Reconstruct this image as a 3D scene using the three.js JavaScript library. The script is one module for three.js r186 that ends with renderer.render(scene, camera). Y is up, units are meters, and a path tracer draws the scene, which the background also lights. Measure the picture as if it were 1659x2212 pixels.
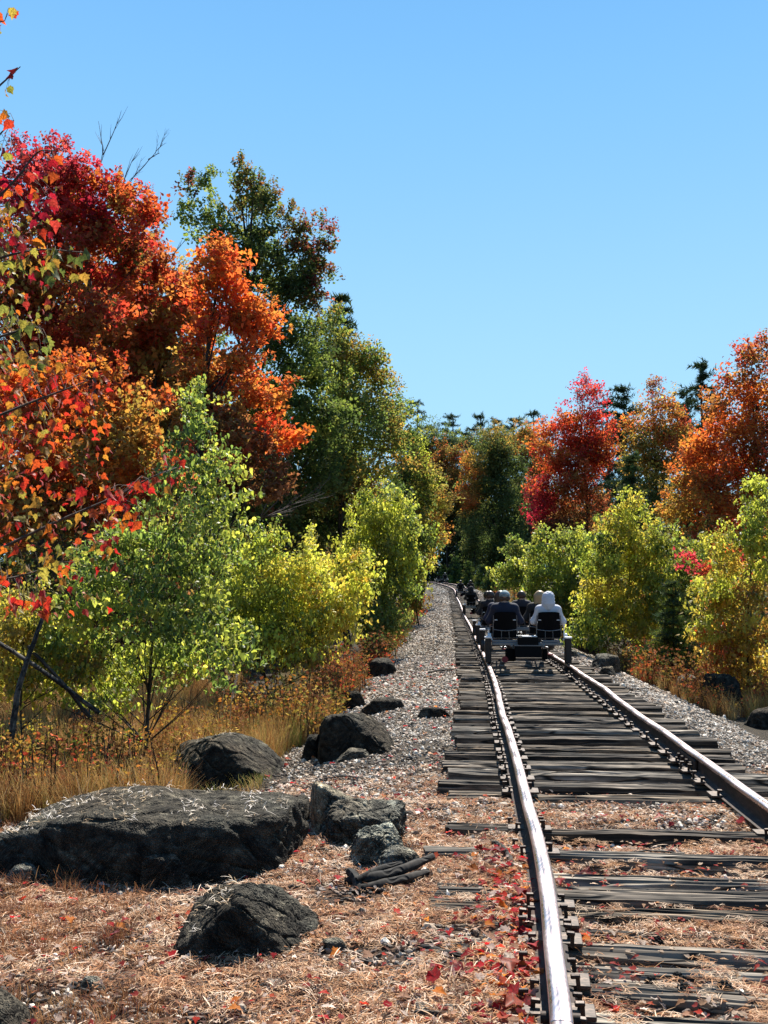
import * as THREE from 'three';
import { mergeGeometries, mergeVertices } from 'three/addons/utils/BufferGeometryUtils.js';
import { ImprovedNoise } from 'three/addons/math/ImprovedNoise.js';
import { MarchingCubes } from 'three/addons/objects/MarchingCubes.js';
import { RoundedBoxGeometry } from 'three/addons/geometries/RoundedBoxGeometry.js';

// ------------------------------------------------------------------ camera, sky, sun, exposure
const EYE = 1.465;                                    // metres above the tops of the ties
const FL = 2057, CX = 829.5, CY = 1106, HORIZON = 1283.5;   // focal length and lens centre in a picture 1659 x 2212
const PITCH = Math.atan((HORIZON - CY) / FL);
const scene = new THREE.Scene();
const camera = new THREE.PerspectiveCamera(2 * Math.atan(CY / FL) * 180 / Math.PI, 0.75, 0.05, 6000);
camera.position.set(0, EYE, 0);
camera.rotation.set(PITCH, 0, 0);
const EXPOSURE = 2.3;
const SUN = new THREE.Vector3();
{
  const az = 17 * Math.PI / 180, el = 51 * Math.PI / 180;      // a little to the side of the line ahead
  SUN.set(Math.sin(az) * Math.cos(el), Math.sin(el), -Math.cos(az) * Math.cos(el));
}
{
  const W = 512, H = 256, data = new Float32Array(W * H * 4);
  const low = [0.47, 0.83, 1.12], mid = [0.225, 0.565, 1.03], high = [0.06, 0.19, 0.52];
  for (let j = 0; j < H; j++) for (let i = 0; i < W; i++) {
    const up = ((j + 0.5) / H - 0.5) * Math.PI, r = ((i + 0.5) / W - 0.5) * 2 * Math.PI;
    const d = new THREE.Vector3(Math.cos(r) * Math.cos(up), Math.sin(up), Math.sin(r) * Math.cos(up));
    const e = Math.max(0, d.y), c = d.dot(SUN);
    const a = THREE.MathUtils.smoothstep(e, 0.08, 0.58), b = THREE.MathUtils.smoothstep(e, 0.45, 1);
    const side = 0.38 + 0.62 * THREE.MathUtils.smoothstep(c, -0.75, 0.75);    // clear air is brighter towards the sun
    for (let k = 0; k < 3; k++) {
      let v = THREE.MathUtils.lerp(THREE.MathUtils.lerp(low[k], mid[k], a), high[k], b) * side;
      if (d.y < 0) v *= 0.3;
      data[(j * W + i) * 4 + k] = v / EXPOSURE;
    }
    data[(j * W + i) * 4 + 3] = 1;
  }
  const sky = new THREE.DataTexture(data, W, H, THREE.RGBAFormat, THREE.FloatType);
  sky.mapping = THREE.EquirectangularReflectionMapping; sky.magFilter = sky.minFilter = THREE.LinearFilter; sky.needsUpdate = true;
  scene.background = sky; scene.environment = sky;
}
const sun = new THREE.DirectionalLight(new THREE.Color().setRGB(1, 0.93, 0.82), 5);
sun.position.copy(SUN).multiplyScalar(200); sun.target.position.set(0, 0, -40); sun.position.add(sun.target.position);
sun.castShadow = true; sun.shadow.mapSize.set(4096, 4096);
Object.assign(sun.shadow.camera, { left: -60, right: 60, top: 80, bottom: -60, near: 1, far: 400 });
scene.add(sun, sun.target);
const renderer = new THREE.WebGLRenderer({ antialias: true });
renderer.setSize(768, 1024);
renderer.toneMapping = THREE.LinearToneMapping;
renderer.toneMappingExposure = EXPOSURE;
renderer.shadowMap.enabled = true;

// ------------------------------------------------------------------ helpers
let seed = 12345;
function rnd() { seed = (seed + 0x6D2B79F5) | 0; let t = Math.imul(seed ^ (seed >>> 15), 1 | seed); t = (t + Math.imul(t ^ (t >>> 7), 61 | t)) ^ t; return ((t ^ (t >>> 14)) >>> 0) / 4294967296; }
const rr = (a, b) => a + (b - a) * rnd();
const gauss = () => (rnd() + rnd() + rnd() + rnd() - 2) * 0.87;
const pick = (a) => a[Math.floor(rnd() * a.length)];
const reseed = (n) => { seed = n * 7919 + 13; };
const PN = new ImprovedNoise();
const noise = (x, y, z) => PN.noise(x, y, z);
const fbm = (x, y, z, o = 4) => { let s = 0, a = 0.5; for (let i = 0; i < o; i++) { s += a * noise(x, y, z); x = x * 2.03 + 5.1; y = y * 2.03 + 1.7; z = z * 2.03 + 9.2; a *= 0.5; } return s; };
const { smoothstep, lerp, clamp } = THREE.MathUtils;
const V = (x, y, z) => new THREE.Vector3(x, y, z);
const rgb = (r, g, b) => new THREE.Color().setRGB(r, g, b);
const SP = Math.sin(PITCH), CP = Math.cos(PITCH);
function at(px, py, depth) {                           // the place seen in that direction, so many metres ahead
  const u = (px - CX) / FL, v = (CY - py) / FL;
  const fy = v * CP + SP, fz = CP - v * SP;
  const t = depth / fz;
  return V(u * t, EYE + fy * t, -depth);
}
const PPM = (depth) => FL / depth;                     // picture units per metre
const used = new Map();
function numbered(n) { const k = used.get(n) ?? 0; used.set(n, k + 1); return k ? n + '_' + String(k).padStart(3, '0') : n; }
function shade(o) { o.castShadow = o.receiveShadow = true; return o; }
function tag(o, label, category, group, kind) { if (label) o.userData.label = label; if (category) o.userData.category = category; if (group) o.userData.group = group; if (kind) o.userData.kind = kind; return o; }
function thing(name, label, category, pos, group) { const g = new THREE.Group(); g.name = numbered(name); g.position.copy(pos ?? V(0, 0, 0)); scene.add(g); return tag(g, label, category, group); }
function part(name, geo, mat, parent) { const m = shade(new THREE.Mesh(geo, mat)); m.name = parent === scene ? numbered(name) : name; parent.add(m); return m; }
function tube(pts, radii, seg = 7, cap = true) {       // a tapering tube through points
  const n = pts.length, pos = [], idx = [], uv = [];
  let up = V(0.31, 0.12, 0.94).normalize(), len = 0;
  for (let i = 0; i < n; i++) {
    const t = pts[Math.min(n - 1, i + 1)].clone().sub(pts[Math.max(0, i - 1)]).normalize();
    const a = up.clone().addScaledVector(t, -up.dot(t)); if (a.lengthSq() < 1e-4) a.set(1, 0, 0).addScaledVector(t, -t.x); a.normalize(); up = a;
    const b = t.clone().cross(a), r = typeof radii === 'number' ? radii : radii[i];
    if (i) len += pts[i].distanceTo(pts[i - 1]);
    for (let k = 0; k <= seg; k++) { const w = k / seg * 2 * Math.PI, c = Math.cos(w) * r, s = Math.sin(w) * r; pos.push(pts[i].x + a.x * c + b.x * s, pts[i].y + a.y * c + b.y * s, pts[i].z + a.z * c + b.z * s); uv.push(k / seg * 0.4, len); }
  }
  for (let i = 0; i < n - 1; i++) for (let k = 0; k < seg; k++) { const p = i * (seg + 1) + k, q = p + seg + 1; idx.push(p, p + 1, q, q, p + 1, q + 1); }
  if (cap) for (const [i, f] of [[0, 1], [n - 1, 0]]) { const c = pos.length / 3; pos.push(pts[i].x, pts[i].y, pts[i].z); uv.push(0.2, 0); for (let k = 0; k < seg; k++) { const p = i * (seg + 1) + k; f ? idx.push(c, p + 1, p) : idx.push(c, p, p + 1); } }
  const g = new THREE.BufferGeometry();
  g.setAttribute('position', new THREE.Float32BufferAttribute(pos, 3)); g.setAttribute('uv', new THREE.Float32BufferAttribute(uv, 2)); g.setIndex(idx); g.computeVertexNormals();
  return g;
}
const box = (w, h, d, x = 0, y = 0, z = 0) => new THREE.BoxGeometry(w, h, d).translate(x, y, z);
const rbox = (w, h, d, r, x = 0, y = 0, z = 0) => new RoundedBoxGeometry(w, h, d, 2, r).translate(x, y, z);
const flat = (g) => { const n = g.index ? g.toNonIndexed() : g; return n; };
const merged = (list) => mergeGeometries(list.map(flat));

// ------------------------------------------------------------------ computed textures (grain and wear only)
function tex(size, fn, srgb) {
  const d = new Uint8Array(size * size * 4);
  for (let j = 0; j < size; j++) for (let i = 0; i < size; i++) { const c = fn(i / size, j / size); for (let k = 0; k < 3; k++) d[(j * size + i) * 4 + k] = clamp(Array.isArray(c) ? c[k] : c, 0, 1) * 255; d[(j * size + i) * 4 + 3] = 255; }
  const t = new THREE.DataTexture(d, size, size); t.wrapS = t.wrapT = THREE.RepeatWrapping; t.magFilter = THREE.LinearFilter; t.minFilter = THREE.LinearMipmapLinearFilter; t.generateMipmaps = true;
  if (srgb) t.colorSpace = THREE.SRGBColorSpace; t.needsUpdate = true; return t;
}
// noise that tiles: read on a torus
function tnoise(u, v, f, z = 0) { const a = u * 2 * Math.PI, b = v * 2 * Math.PI, R = f / (2 * Math.PI); return noise(Math.cos(a) * R + 7 + z, Math.sin(a) * R + Math.cos(b) * R, Math.sin(b) * R + 3 + z * 1.7); }
const tf = (u, v, f, o = 4) => { let s = 0, a = 0.5; for (let i = 0; i < o; i++) { s += a * tnoise(u, v, f, i * 3.1); f *= 2.1; a *= 0.55; } return s; };
const woodGrain = (u, v) => { const w = v + 0.012 * tnoise(u, v, 4); let s = 0; for (const [f, a] of [[9, 0.5], [23, 0.35], [51, 0.3]]) s += a * noise(w * f * 1.0 + 3, Math.cos(u * 6.2832) * 0.35 + f, Math.sin(u * 6.2832) * 0.35); const crack = smoothstep(Math.abs(noise(w * 8, Math.cos(u * 6.2832) * 0.5 + 20, Math.sin(u * 6.2832) * 0.5)), 0, 0.13); return [s, crack]; };
const woodMap = tex(512, (u, v) => { const [s, c] = woodGrain(u, v); const k = (0.62 + s * 0.95) * (0.18 + 0.82 * c) * (0.85 + 0.8 * tf(u, v, 7, 3)); return [k, k * 0.985, k * 0.95]; }, true);
const woodBump = tex(512, (u, v) => { const [s, c] = woodGrain(u, v); return 0.5 + s * 0.4 - (1 - c) * 0.5; });
const rockMap = tex(512, (u, v) => { const a = tf(u, v, 9, 5), b = tnoise(u, v, 70), sp = tnoise(u, v, 150, 4); const k = 0.62 + a * 0.75 + (b > 0.28 ? 0.22 : 0) + sp * 0.35; return [k, k * 0.985, k * 0.95]; }, true);
const rockBump = tex(512, (u, v) => 0.5 + tf(u, v, 12, 5) * 0.8 + tnoise(u, v, 90) * 0.2);
const soilMap = tex(1024, (u, v) => { const a = tf(u, v, 14, 4), b = tnoise(u, v, 160), c = tnoise(u, v, 320, 5); const k = 0.62 + a * 0.4 + b * 0.4 + c * 0.4; return [k, k * 0.96, k * 0.9]; }, true);
const soilBump = tex(1024, (u, v) => 0.5 + tf(u, v, 30, 4) * 0.5 + tnoise(u, v, 200) * 0.45);
const barkMap = tex(256, (u, v) => { const k = 0.6 + 0.8 * noise(Math.cos(u * 6.283) * 1.6, Math.sin(u * 6.283) * 1.6, v * 3) + 0.3 * tnoise(u, v, 40); return [k, k, k]; }, true);
const rustMap = tex(256, (u, v) => { const k = 0.62 + tf(u, v, 10, 4) * 0.8; return [k, k * 0.96, k * 0.92]; }, true);
const steelRough = tex(256, (u, v) => { const k = 0.55 + 0.35 * noise(v * 14, Math.cos(u * 6.28) * 0.3, Math.sin(u * 6.28) * 0.3) + 0.12 * tnoise(u, v, 30); return [k, k, k]; });
const steelMap = tex(256, (u, v) => { const k = 0.84 + 0.34 * noise(v * 22, Math.cos(u * 6.28) * 0.08 + 9, Math.sin(u * 6.28) * 0.08) + 0.06 * tnoise(u, v, 20); return [k, k * 0.94, k * 0.93]; }, true);
const clothBump = tex(128, (u, v) => 0.5 + 0.3 * tnoise(u, v, 40) + 0.3 * tnoise(u, v, 6));

const std = (o) => new THREE.MeshStandardMaterial(o);
function leafMaterial(o = {}) { return new THREE.MeshPhysicalMaterial({ color: 0xffffff, roughness: 1, transmission: 0.66, thickness: 0, side: THREE.DoubleSide, vertexColors: true, specularIntensity: 0.25, ...o }); }
const M = {
  ground: std({ vertexColors: true, map: soilMap, bumpMap: soilBump, bumpScale: 0.03, roughness: 1 }),
  pebble: std({ color: 0xffffff, roughness: 0.8 }),
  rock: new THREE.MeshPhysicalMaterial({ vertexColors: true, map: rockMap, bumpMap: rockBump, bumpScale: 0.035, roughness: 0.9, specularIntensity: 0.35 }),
  tie: [0, 1, 2, 3].map((i) => std({ color: [rgb(0.40, 0.34, 0.285), rgb(0.58, 0.52, 0.455), rgb(0.26, 0.21, 0.17), rgb(0.43, 0.34, 0.255)][i], map: woodMap, bumpMap: woodBump, bumpScale: 0.014, roughness: 0.95 })),
  steel: std({ color: rgb(0.86, 0.80, 0.81), map: steelMap, metalness: 1, roughness: 0.62, roughnessMap: steelRough }),
  rust: std({ color: rgb(0.075, 0.045, 0.035), map: rustMap, metalness: 0.1, roughness: 0.75 }),
  plate: std({ color: rgb(0.17, 0.13, 0.11), map: rustMap, metalness: 0.3, roughness: 0.6 }),
  spike: std({ color: rgb(0.12, 0.09, 0.08), map: rustMap, metalness: 0.5, roughness: 0.5 }),
  maple: leafMaterial(), birch: leafMaterial({ clearcoat: 0.6, clearcoatRoughness: 0.42, transmission: 0.66 }), needle: leafMaterial({ transmission: 0.25 }),
  dry: leafMaterial({ transmission: 0.3 }),
  bark: std({ color: rgb(0.085, 0.065, 0.05), map: barkMap, roughness: 0.95 }),
  paleBark: std({ color: rgb(0.22, 0.19, 0.17), map: barkMap, roughness: 0.9 }),
  greyWood: std({ color: rgb(0.17, 0.155, 0.14), map: woodMap, bumpMap: woodBump, bumpScale: 0.01, roughness: 0.9 }),
  darkWood: std({ color: rgb(0.06, 0.052, 0.046), map: woodMap, bumpMap: woodBump, bumpScale: 0.01, roughness: 0.9 }),
  straw: leafMaterial({ transmission: 0.25 }),
};

// ------------------------------------------------------------------ the line of the track
// [metres ahead, left rail's x, climb]
const LINE = [[-2, -0.34, 0], [0, 0.03, 0], [1.6, 0.30, 0], [2.9, 0.518, 0], [3.6, 0.622, 0], [4.95, 0.80, 0], [6.59, 0.952, 0], [8, 1.085, 0], [9.42, 1.213, 0], [11, 1.345, 0], [12.69, 1.505, 0], [15.5, 1.755, 0], [18.54, 2.0, 0], [26.5, 2.57, 0.02], [33, 3.03, 0.12], [47, 3.95, 0.30], [65, 5.14, 0.74], [82, 6.2, 1.16], [95, 6.98, 1.78], [110, 7.3, 2.27], [125, 6.95, 2.76], [140, 6.15, 3.12], [155, 4.7, 3.45], [175, 1.7, 3.8], [195, -3, 4.1]];
const curve = new THREE.CatmullRomCurve3(LINE.map(([z, x, y]) => V(x, y, -z)), false, 'centripetal');
const SAMPLES = 2400, track = [];
{
  let s = 0, last = null;
  for (let i = 0; i <= SAMPLES; i++) {
    const p = curve.getPoint(i / SAMPLES), t = curve.getTangent(i / SAMPLES), r = V(-t.z, 0, t.x).normalize();
    if (last) s += last.distanceTo(p); last = p;
    track.push({ s, p, t, r, c: p.clone().addScaledVector(r, 0.75), z: -p.z });
  }
}
function trackAt(key, value) {
  let a = 0, b = SAMPLES; while (b - a > 1) { const m = (a + b) >> 1; if (track[m][key] <= value) a = m; else b = m; }
  const f = clamp((value - track[a][key]) / (track[b][key] - track[a][key]), 0, 1), A = track[a], B = track[b];
  return { s: lerp(A.s, B.s, f), c: A.c.clone().lerp(B.c, f), p: A.p.clone().lerp(B.p, f), t: A.t.clone().lerp(B.t, f).normalize(), r: A.r.clone().lerp(B.r, f).normalize() };
}
const centreX = [], climbs = [];
for (let z = 0; z <= 195; z++) { const q = trackAt('z', z); centreX.push(q.c.x); climbs.push(q.c.y); }
const tab = (a, z) => { z = clamp(z, 0, 194.99); const i = Math.floor(z); return lerp(a[i], a[i + 1], z - i); };
const RAIL = 0.155;
// height of the ground: a gravel bed under the track, litter almost up to the ties close by, rough ground beyond
function groundY(x, z) {
  const d = x - tab(centreX, Math.max(z, 0.01)), ad = Math.abs(d), base = tab(climbs, z) + (z > 195 ? Math.min(14, (z - 195) * 0.02) : 0);
  const near = 1 - smoothstep(z, 6.9, 7.4);
  const bed = -0.115 - 0.03 * noise(x * 2, z * 2, 1);
  const shoulder = d < 0 ? smoothstep(ad, 1.55, 4.6) * 0.42 : smoothstep(ad, 1.5, 3.4) * 0.5;
  const wild = smoothstep(ad, 3, 6) * (0.25 * fbm(x * 0.25, z * 0.25, 3, 3)) + 0.05 * fbm(x * 0.9, z * 0.9, 8, 3) * smoothstep(ad, 1.4, 3);
  const far = bed - shoulder + wild;
  const between = smoothstep(d, -0.72, -0.5) * (0.1 + 0.9 * smoothstep(z, 3.5, 4.1)) * (1 - smoothstep(z, 6.25, 6.45));
  const close = -0.05 + 0.016 * (1 - smoothstep(d, -1.1, -0.8)) - 0.03 * between + 0.035 * (1 - smoothstep(Math.abs(d + 0.92), 0.05, 0.2)) + (0.03 + 0.035 * between) * noise(x * 1.1, z * 2.2, 5) + 0.012 * noise(x * 7, z * 7, 8) - smoothstep(ad, 3, 8) * 0.2 + 0.03 * noise(x * 1.1, z * 1.1, 2) * smoothstep(ad, 1.2, 2.2);
  return base + lerp(far, close, near);
}
const gravelShare = (x, z) => { const d = x - tab(centreX, Math.max(z, 0.01)), n = 0.35 * noise(x * 0.8, z * 0.5, 4); return d < 0 ? 1 - smoothstep(-d, 2.7 + n, 3.3 + n) : 1 - smoothstep(d, 2.5 + n, 3.1 + n); };

{
  const xs = [], zs = [];
  const push = (a, from, to, step) => { for (let v = from; v < to - 1e-6; v += step) a.push(v); };
  push(xs, -2500, -400, 300); push(xs, -400, -60, 34); push(xs, -60, -12, 2); push(xs, -12, -4.5, 0.4); push(xs, -4.5, 6.6, 0.06); push(xs, 6.6, 14, 0.4); push(xs, 14, 60, 2); push(xs, 60, 400, 34); push(xs, 400, 2501, 300);
  push(zs, -60, 0, 4); push(zs, 0, 2, 0.25); push(zs, 2, 9, 0.06); push(zs, 9, 22, 0.16); push(zs, 22, 60, 0.6); push(zs, 60, 210, 3); push(zs, 210, 600, 40); push(zs, 600, 5001, 400);
  const pos = [], col = [], uv = [], idx = [], nx = xs.length;
  const gravel = rgb(0.21, 0.175, 0.135), litter = rgb(0.15, 0.085, 0.05), soil = rgb(0.10, 0.075, 0.04), c = new THREE.Color();
  for (const z of zs) for (const x of xs) {
    pos.push(x, groundY(x, z), -z); uv.push(x / 1.3, z / 1.3);
    const g = gravelShare(x, z), n = (1 - smoothstep(z, 6.2 + 1.2 * noise(x * 0.8, z * 0.8, 6), 10.5)) * (1 - smoothstep(Math.abs(x), 5, 9));
    c.copy(soil).lerp(gravel, g).lerp(litter, n); const k = 1 + 0.5 * fbm(x * 1.3, z * 1.3, 2, 3); col.push(c.r * k, c.g * k, c.b * k);
  }
  for (let j = 0; j < zs.length - 1; j++) for (let i = 0; i < nx - 1; i++) { const a = j * nx + i, b = a + nx; idx.push(a, a + 1, b, b, a + 1, b + 1); }
  const g = new THREE.BufferGeometry();
  g.setAttribute('position', new THREE.Float32BufferAttribute(pos, 3)); g.setAttribute('color', new THREE.Float32BufferAttribute(col, 3)); g.setAttribute('uv', new THREE.Float32BufferAttribute(uv, 2)); g.setIndex(idx); g.computeVertexNormals();
  M.groundMesh = part('ground', g, M.ground, scene); M.groundMesh.userData.kind = 'structure';
}
const ground = M.groundMesh;

// copies for what nobody could count, and for the leaves of a crown
const _m = new THREE.Matrix4(), _q = new THREE.Quaternion(), _e = new THREE.Euler(), _s = V(1, 1, 1);
function scatter(name, geo, mat, list, parent = scene) {     // list of [position, euler or quaternion, scale (number or vector), colour]
  const im = new THREE.InstancedMesh(geo, mat, list.length);
  list.forEach(([p, r, s, c], i) => {
    if (r.isEuler) _q.setFromEuler(r); else _q.copy(r);
    typeof s === 'number' ? _s.set(s, s, s) : _s.copy(s);
    im.setMatrixAt(i, _m.compose(p, _q, _s)); im.setColorAt(i, c);
  });
  im.name = parent === scene ? numbered(name) : name; shade(im); parent.add(im); im.userData.kind = 'stuff';
  return im;
}
const anyTurn = () => new THREE.Euler(rr(0, 6.283), rr(0, 6.283), rr(0, 6.283));

// ------------------------------------------------------------------ railway track: ties, rails, plates, spikes, joint bars
const railway = thing('railway_track', 'rusty railway track with polished rail tops on cracked grey wooden ties, curving away', 'railway track', V(0, 0, 0));
{
  reseed(3);
  function tieShape(k) {
    const L = 2.62, H = 0.18, W = 0.215 + 0.02 * (k % 3 - 1), g = new THREE.BoxGeometry(L, H, W, 40, 3, 22), p = g.attributes.position, uv = g.attributes.uv;
    for (let i = 0; i < p.count; i++) {
      let x = p.getX(i), y = p.getY(i), z = p.getZ(i);
      const top = smoothstep(y, 0, H / 2), edge = smoothstep(Math.abs(z), W * 0.3, W / 2) * top;
      const n1 = noise(x * 0.7 + k * 9, z * 22 + k, y * 6), n2 = noise(x * 5 + k * 4, z * 30, y * 20 + k);
      uv.setXY(i, x / 1.7 + k * 0.37, (z + y) / 0.5 + k * 0.21);
      const split = 1 - smoothstep(Math.abs(noise(x * 0.16 + k * 3, z * 15 + k * 2, 5)), 0, 0.14), rot = smoothstep(noise(x * 0.9 + k * 5, z * 4, k * 3), 0.3, 0.55);
      y += top * (0.006 * n1 + 0.006 * n2 - 0.024 * split - 0.016 * rot) - edge * (0.012 + 0.016 * Math.max(0, noise(x * 2.3, k * 7, z > 0 ? 3 : 9)));
      z += 0.008 * noise(x * 1.6, y * 9, k * 5 + (z > 0 ? 1 : 4));
      x += (Math.abs(x) > L / 2 - 0.01 ? 0.03 * noise(z * 14, y * 9, k * 3 + (x > 0 ? 2 : 8)) : 0);
      p.setXYZ(i, x, y - H / 2, z);
    }
    g.computeVertexNormals(); return g;
  }
  const ties = [0, 1, 2, 3, 4, 5, 6].map(tieShape);
  const plateShape = rbox(0.27, 0.016, 0.17, 0.004, 0, 0.006, 0);
  // a spike: square shank and a lipped head
  const spikeShape = merged([box(0.016, 0.05, 0.016, 0, 0.005, 0), rbox(0.036, 0.014, 0.032, 0.005, -0.008, 0.034, 0)]);
  const frame = new THREE.Matrix4(), farPlates = [], farSpikes = [];
  const s0 = trackAt('z', 1.9).s, s1 = trackAt('z', 172).s;
  let n = 0;
  const rowsZ = [2310, 2225, 2150, 2088, 2045, 2005, 1970, 1934, 1900, 1866, 1826, 1778].map((y) => EYE * FL / (y - HORIZON));   // the ties close by lie unevenly
  for (let s = trackAt('z', 7.3).s; s < s1; s += 0.465 + rr(-0.06, 0.06)) { const z = -trackAt('s', s).c.z; if (z < 16.3 || z > 17.0) rowsZ.push(z); }
  for (const zt of rowsZ) {
    n++;
    const q = trackAt('z', zt), z = -q.c.z;
    {
      const m = part('wooden_tie', ties[n % 7], M.tie[Math.floor(rnd() * 4)], railway);
      const yaw = Math.atan2(-q.r.z, q.r.x) + rr(-0.016, 0.016), near = z < 6.5;
      m.position.copy(q.c).addScaledVector(q.r, rr(-0.07, 0.07)); m.position.y += rr(-0.028, 0.012);
      m.rotation.set(0, yaw, rr(-0.006, 0.006)); if (rnd() < 0.5) m.rotation.y += Math.PI; if (near) m.scale.z = rr(0.62, 0.85);
      
      for (const side of [-1, 1]) {
        const base = q.c.clone().addScaledVector(q.r, side * 0.75); base.y += 0.004;
        const spots = [[-0.082, -0.055, 1], [0.082, 0.06, -1], [0.088, -0.05, -1], [-0.12, 0.06, 1]].filter((_, i) => rnd() < (i < 2 ? 0.9 : 0.55));
        if (z < 6.3 && rnd() < 0.45) continue;
        if (z < 15) {
          const pl = part('tie_plate', plateShape, M.plate, m); pl.position.copy(m.worldToLocal ? base.clone() : base);
          m.updateMatrixWorld(true); m.worldToLocal(pl.position); pl.rotation.y = -m.rotation.y + yaw;
          for (const [dx, dz, f] of spots) { const sp = part('spike', spikeShape, M.spike, m); sp.position.copy(base).addScaledVector(q.r, dx).addScaledVector(q.t, dz); sp.position.y += rr(0.0, 0.035); if (z < 6.3) sp.position.addScaledVector(q.t, rr(-0.06, 0.06)); m.worldToLocal(sp.position); sp.rotation.set(rr(-0.08, 0.08), -m.rotation.y + yaw + (f < 0 ? 0 : Math.PI), rr(-0.08, 0.08)); }
        } else {
          frame.makeRotationY(yaw).setPosition(base); farPlates.push(plateShape.clone().applyMatrix4(frame));
          if (z < 60) for (const [dx, dz, f] of spots) farSpikes.push(spikeShape.clone().rotateY(yaw + (f < 0 ? 0 : Math.PI)).translate(base.x + q.r.x * dx + q.t.x * dz, base.y + 0.012 + rr(0, 0.03), base.z + q.r.z * dx + q.t.z * dz));
        }
      }
    }
  }
  part('distant_tie_plates', mergeGeometries(farPlates), M.plate, railway).userData.kind = 'stuff';
  part('distant_spikes', mergeGeometries(farSpikes), M.spike, railway).userData.kind = 'stuff';
  // a rail's section from the underside of its foot: half of it, mirrored
  const half = [[0.07, 0], [0.07, 0.009], [0.03, 0.02], [0.0085, 0.032], [0.008, 0.1], [0.012, 0.111], [0.033, 0.119], [0.036, 0.126]];
  const body = [...half, ...half.map(([x, y]) => [-x, y]).reverse()];
  const head = [[0.036, 0.126], [0.0362, 0.142], [0.033, 0.1495], [0.024, 0.1535], [0.012, 0.155], [0, 0.1554], [-0.012, 0.155], [-0.024, 0.1535], [-0.033, 0.1495], [-0.0362, 0.142], [-0.036, 0.126]];
  const wob = (s, side) => [0.010 * noise(s * 0.33, side * 7, 2) + 0.007 * noise(s * 0.9, side * 5, 8), 0.022 * noise(s * 0.28, side * 3 + 9, 4) + 0.010 * noise(s * 0.8, side * 4, 6)];
  function sweep(profile, sa, sb, side, closed) {
    const pos = [], uv = [], idx = [], k = profile.length, list = [];
    for (let s = sa; s < sb - 0.05; s += s < 25 ? 0.12 : 0.5) list.push(s); list.push(sb);
    let len = [0]; for (let i = 1; i < k; i++) len.push(len[i - 1] + Math.hypot(profile[i][0] - profile[i - 1][0], profile[i][1] - profile[i - 1][1]));
    for (const s of list) { const q = trackAt('s', s), [wx, wy] = wob(s, side); const o = q.c.clone().addScaledVector(q.r, side * 0.75 + wx); o.y += 0.018 + wy * smoothstep(s, 4, 9); profile.forEach(([x, y], i) => { pos.push(o.x + q.r.x * x, o.y + y - 0.018 + (y < 0.03 ? 0.018 * 0 : 0), o.z + q.r.z * x); uv.push(s / 0.8, len[i] * 4); }); }
    for (let j = 0; j < list.length - 1; j++) for (let i = 0; i < k - (closed ? 0 : 1); i++) { const a = j * k + i, b = j * k + (i + 1) % k, c = a + k, d = b + k; idx.push(a, c, b, b, c, d); }
    const cap = (j, f) => { const c = pos.length / 3; let X = 0, Y = 0, Z = 0; for (let i = 0; i < k; i++) { X += pos[(j * k + i) * 3]; Y += pos[(j * k + i) * 3 + 1]; Z += pos[(j * k + i) * 3 + 2]; } pos.push(X / k, Y / k, Z / k); uv.push(0, 0); for (let i = 0; i < k; i++) { const a = j * k + i, b = j * k + (i + 1) % k; f ? idx.push(c, a, b) : idx.push(c, b, a); } };
    cap(0, 1); cap(list.length - 1, 0);
    let g = new THREE.BufferGeometry(); g.setAttribute('position', new THREE.Float32BufferAttribute(pos, 3)); g.setAttribute('uv', new THREE.Float32BufferAttribute(uv, 2)); g.setIndex(idx); g.computeVertexNormals();
    return g;
  }
  const nut = new THREE.CylinderGeometry(0.019, 0.019, 0.03, 6).rotateZ(Math.PI / 2);
  for (const side of [-1, 1]) {
    const first = trackAt('z', side < 0 ? 3.06 : 8.4).s, cuts = [];
    for (let s = first - 10.06; s < s1; s += 10.06) cuts.push(s);
    for (const s of cuts) {
      const a = Math.max(s, trackAt('z', 0.3).s), b = Math.min(s + 10.06, s1); if (b - a < 0.3) continue;
      const r = part('rail', sweep(body, a + 0.003, b - 0.003, side, true), M.rust, railway);
      part('running_surface', sweep(head, a + 0.003, b - 0.003, side, true), M.steel, r);
      if (b < 60) for (const f of [-1, 1]) {                      // joint bars with four bolts each
        const q = trackAt('s', b), yaw = Math.atan2(-q.r.z, q.r.x), jb = part('joint_bar', rbox(0.026, 0.085, 0.62, 0.008), M.rust, railway);
        const [wx, wy] = wob(b, side);
        jb.position.copy(q.c).addScaledVector(q.r, side * 0.75 + wx + f * 0.024); jb.position.y += 0.068 + wy * smoothstep(b, 4, 9); jb.rotation.y = yaw;
        for (const d of [-0.22, -0.08, 0.08, 0.22]) { const bo = part('bolt', nut, M.rust, jb); bo.position.set(f * 0.026, 0, d); }
      }
    }
  }
}

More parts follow.
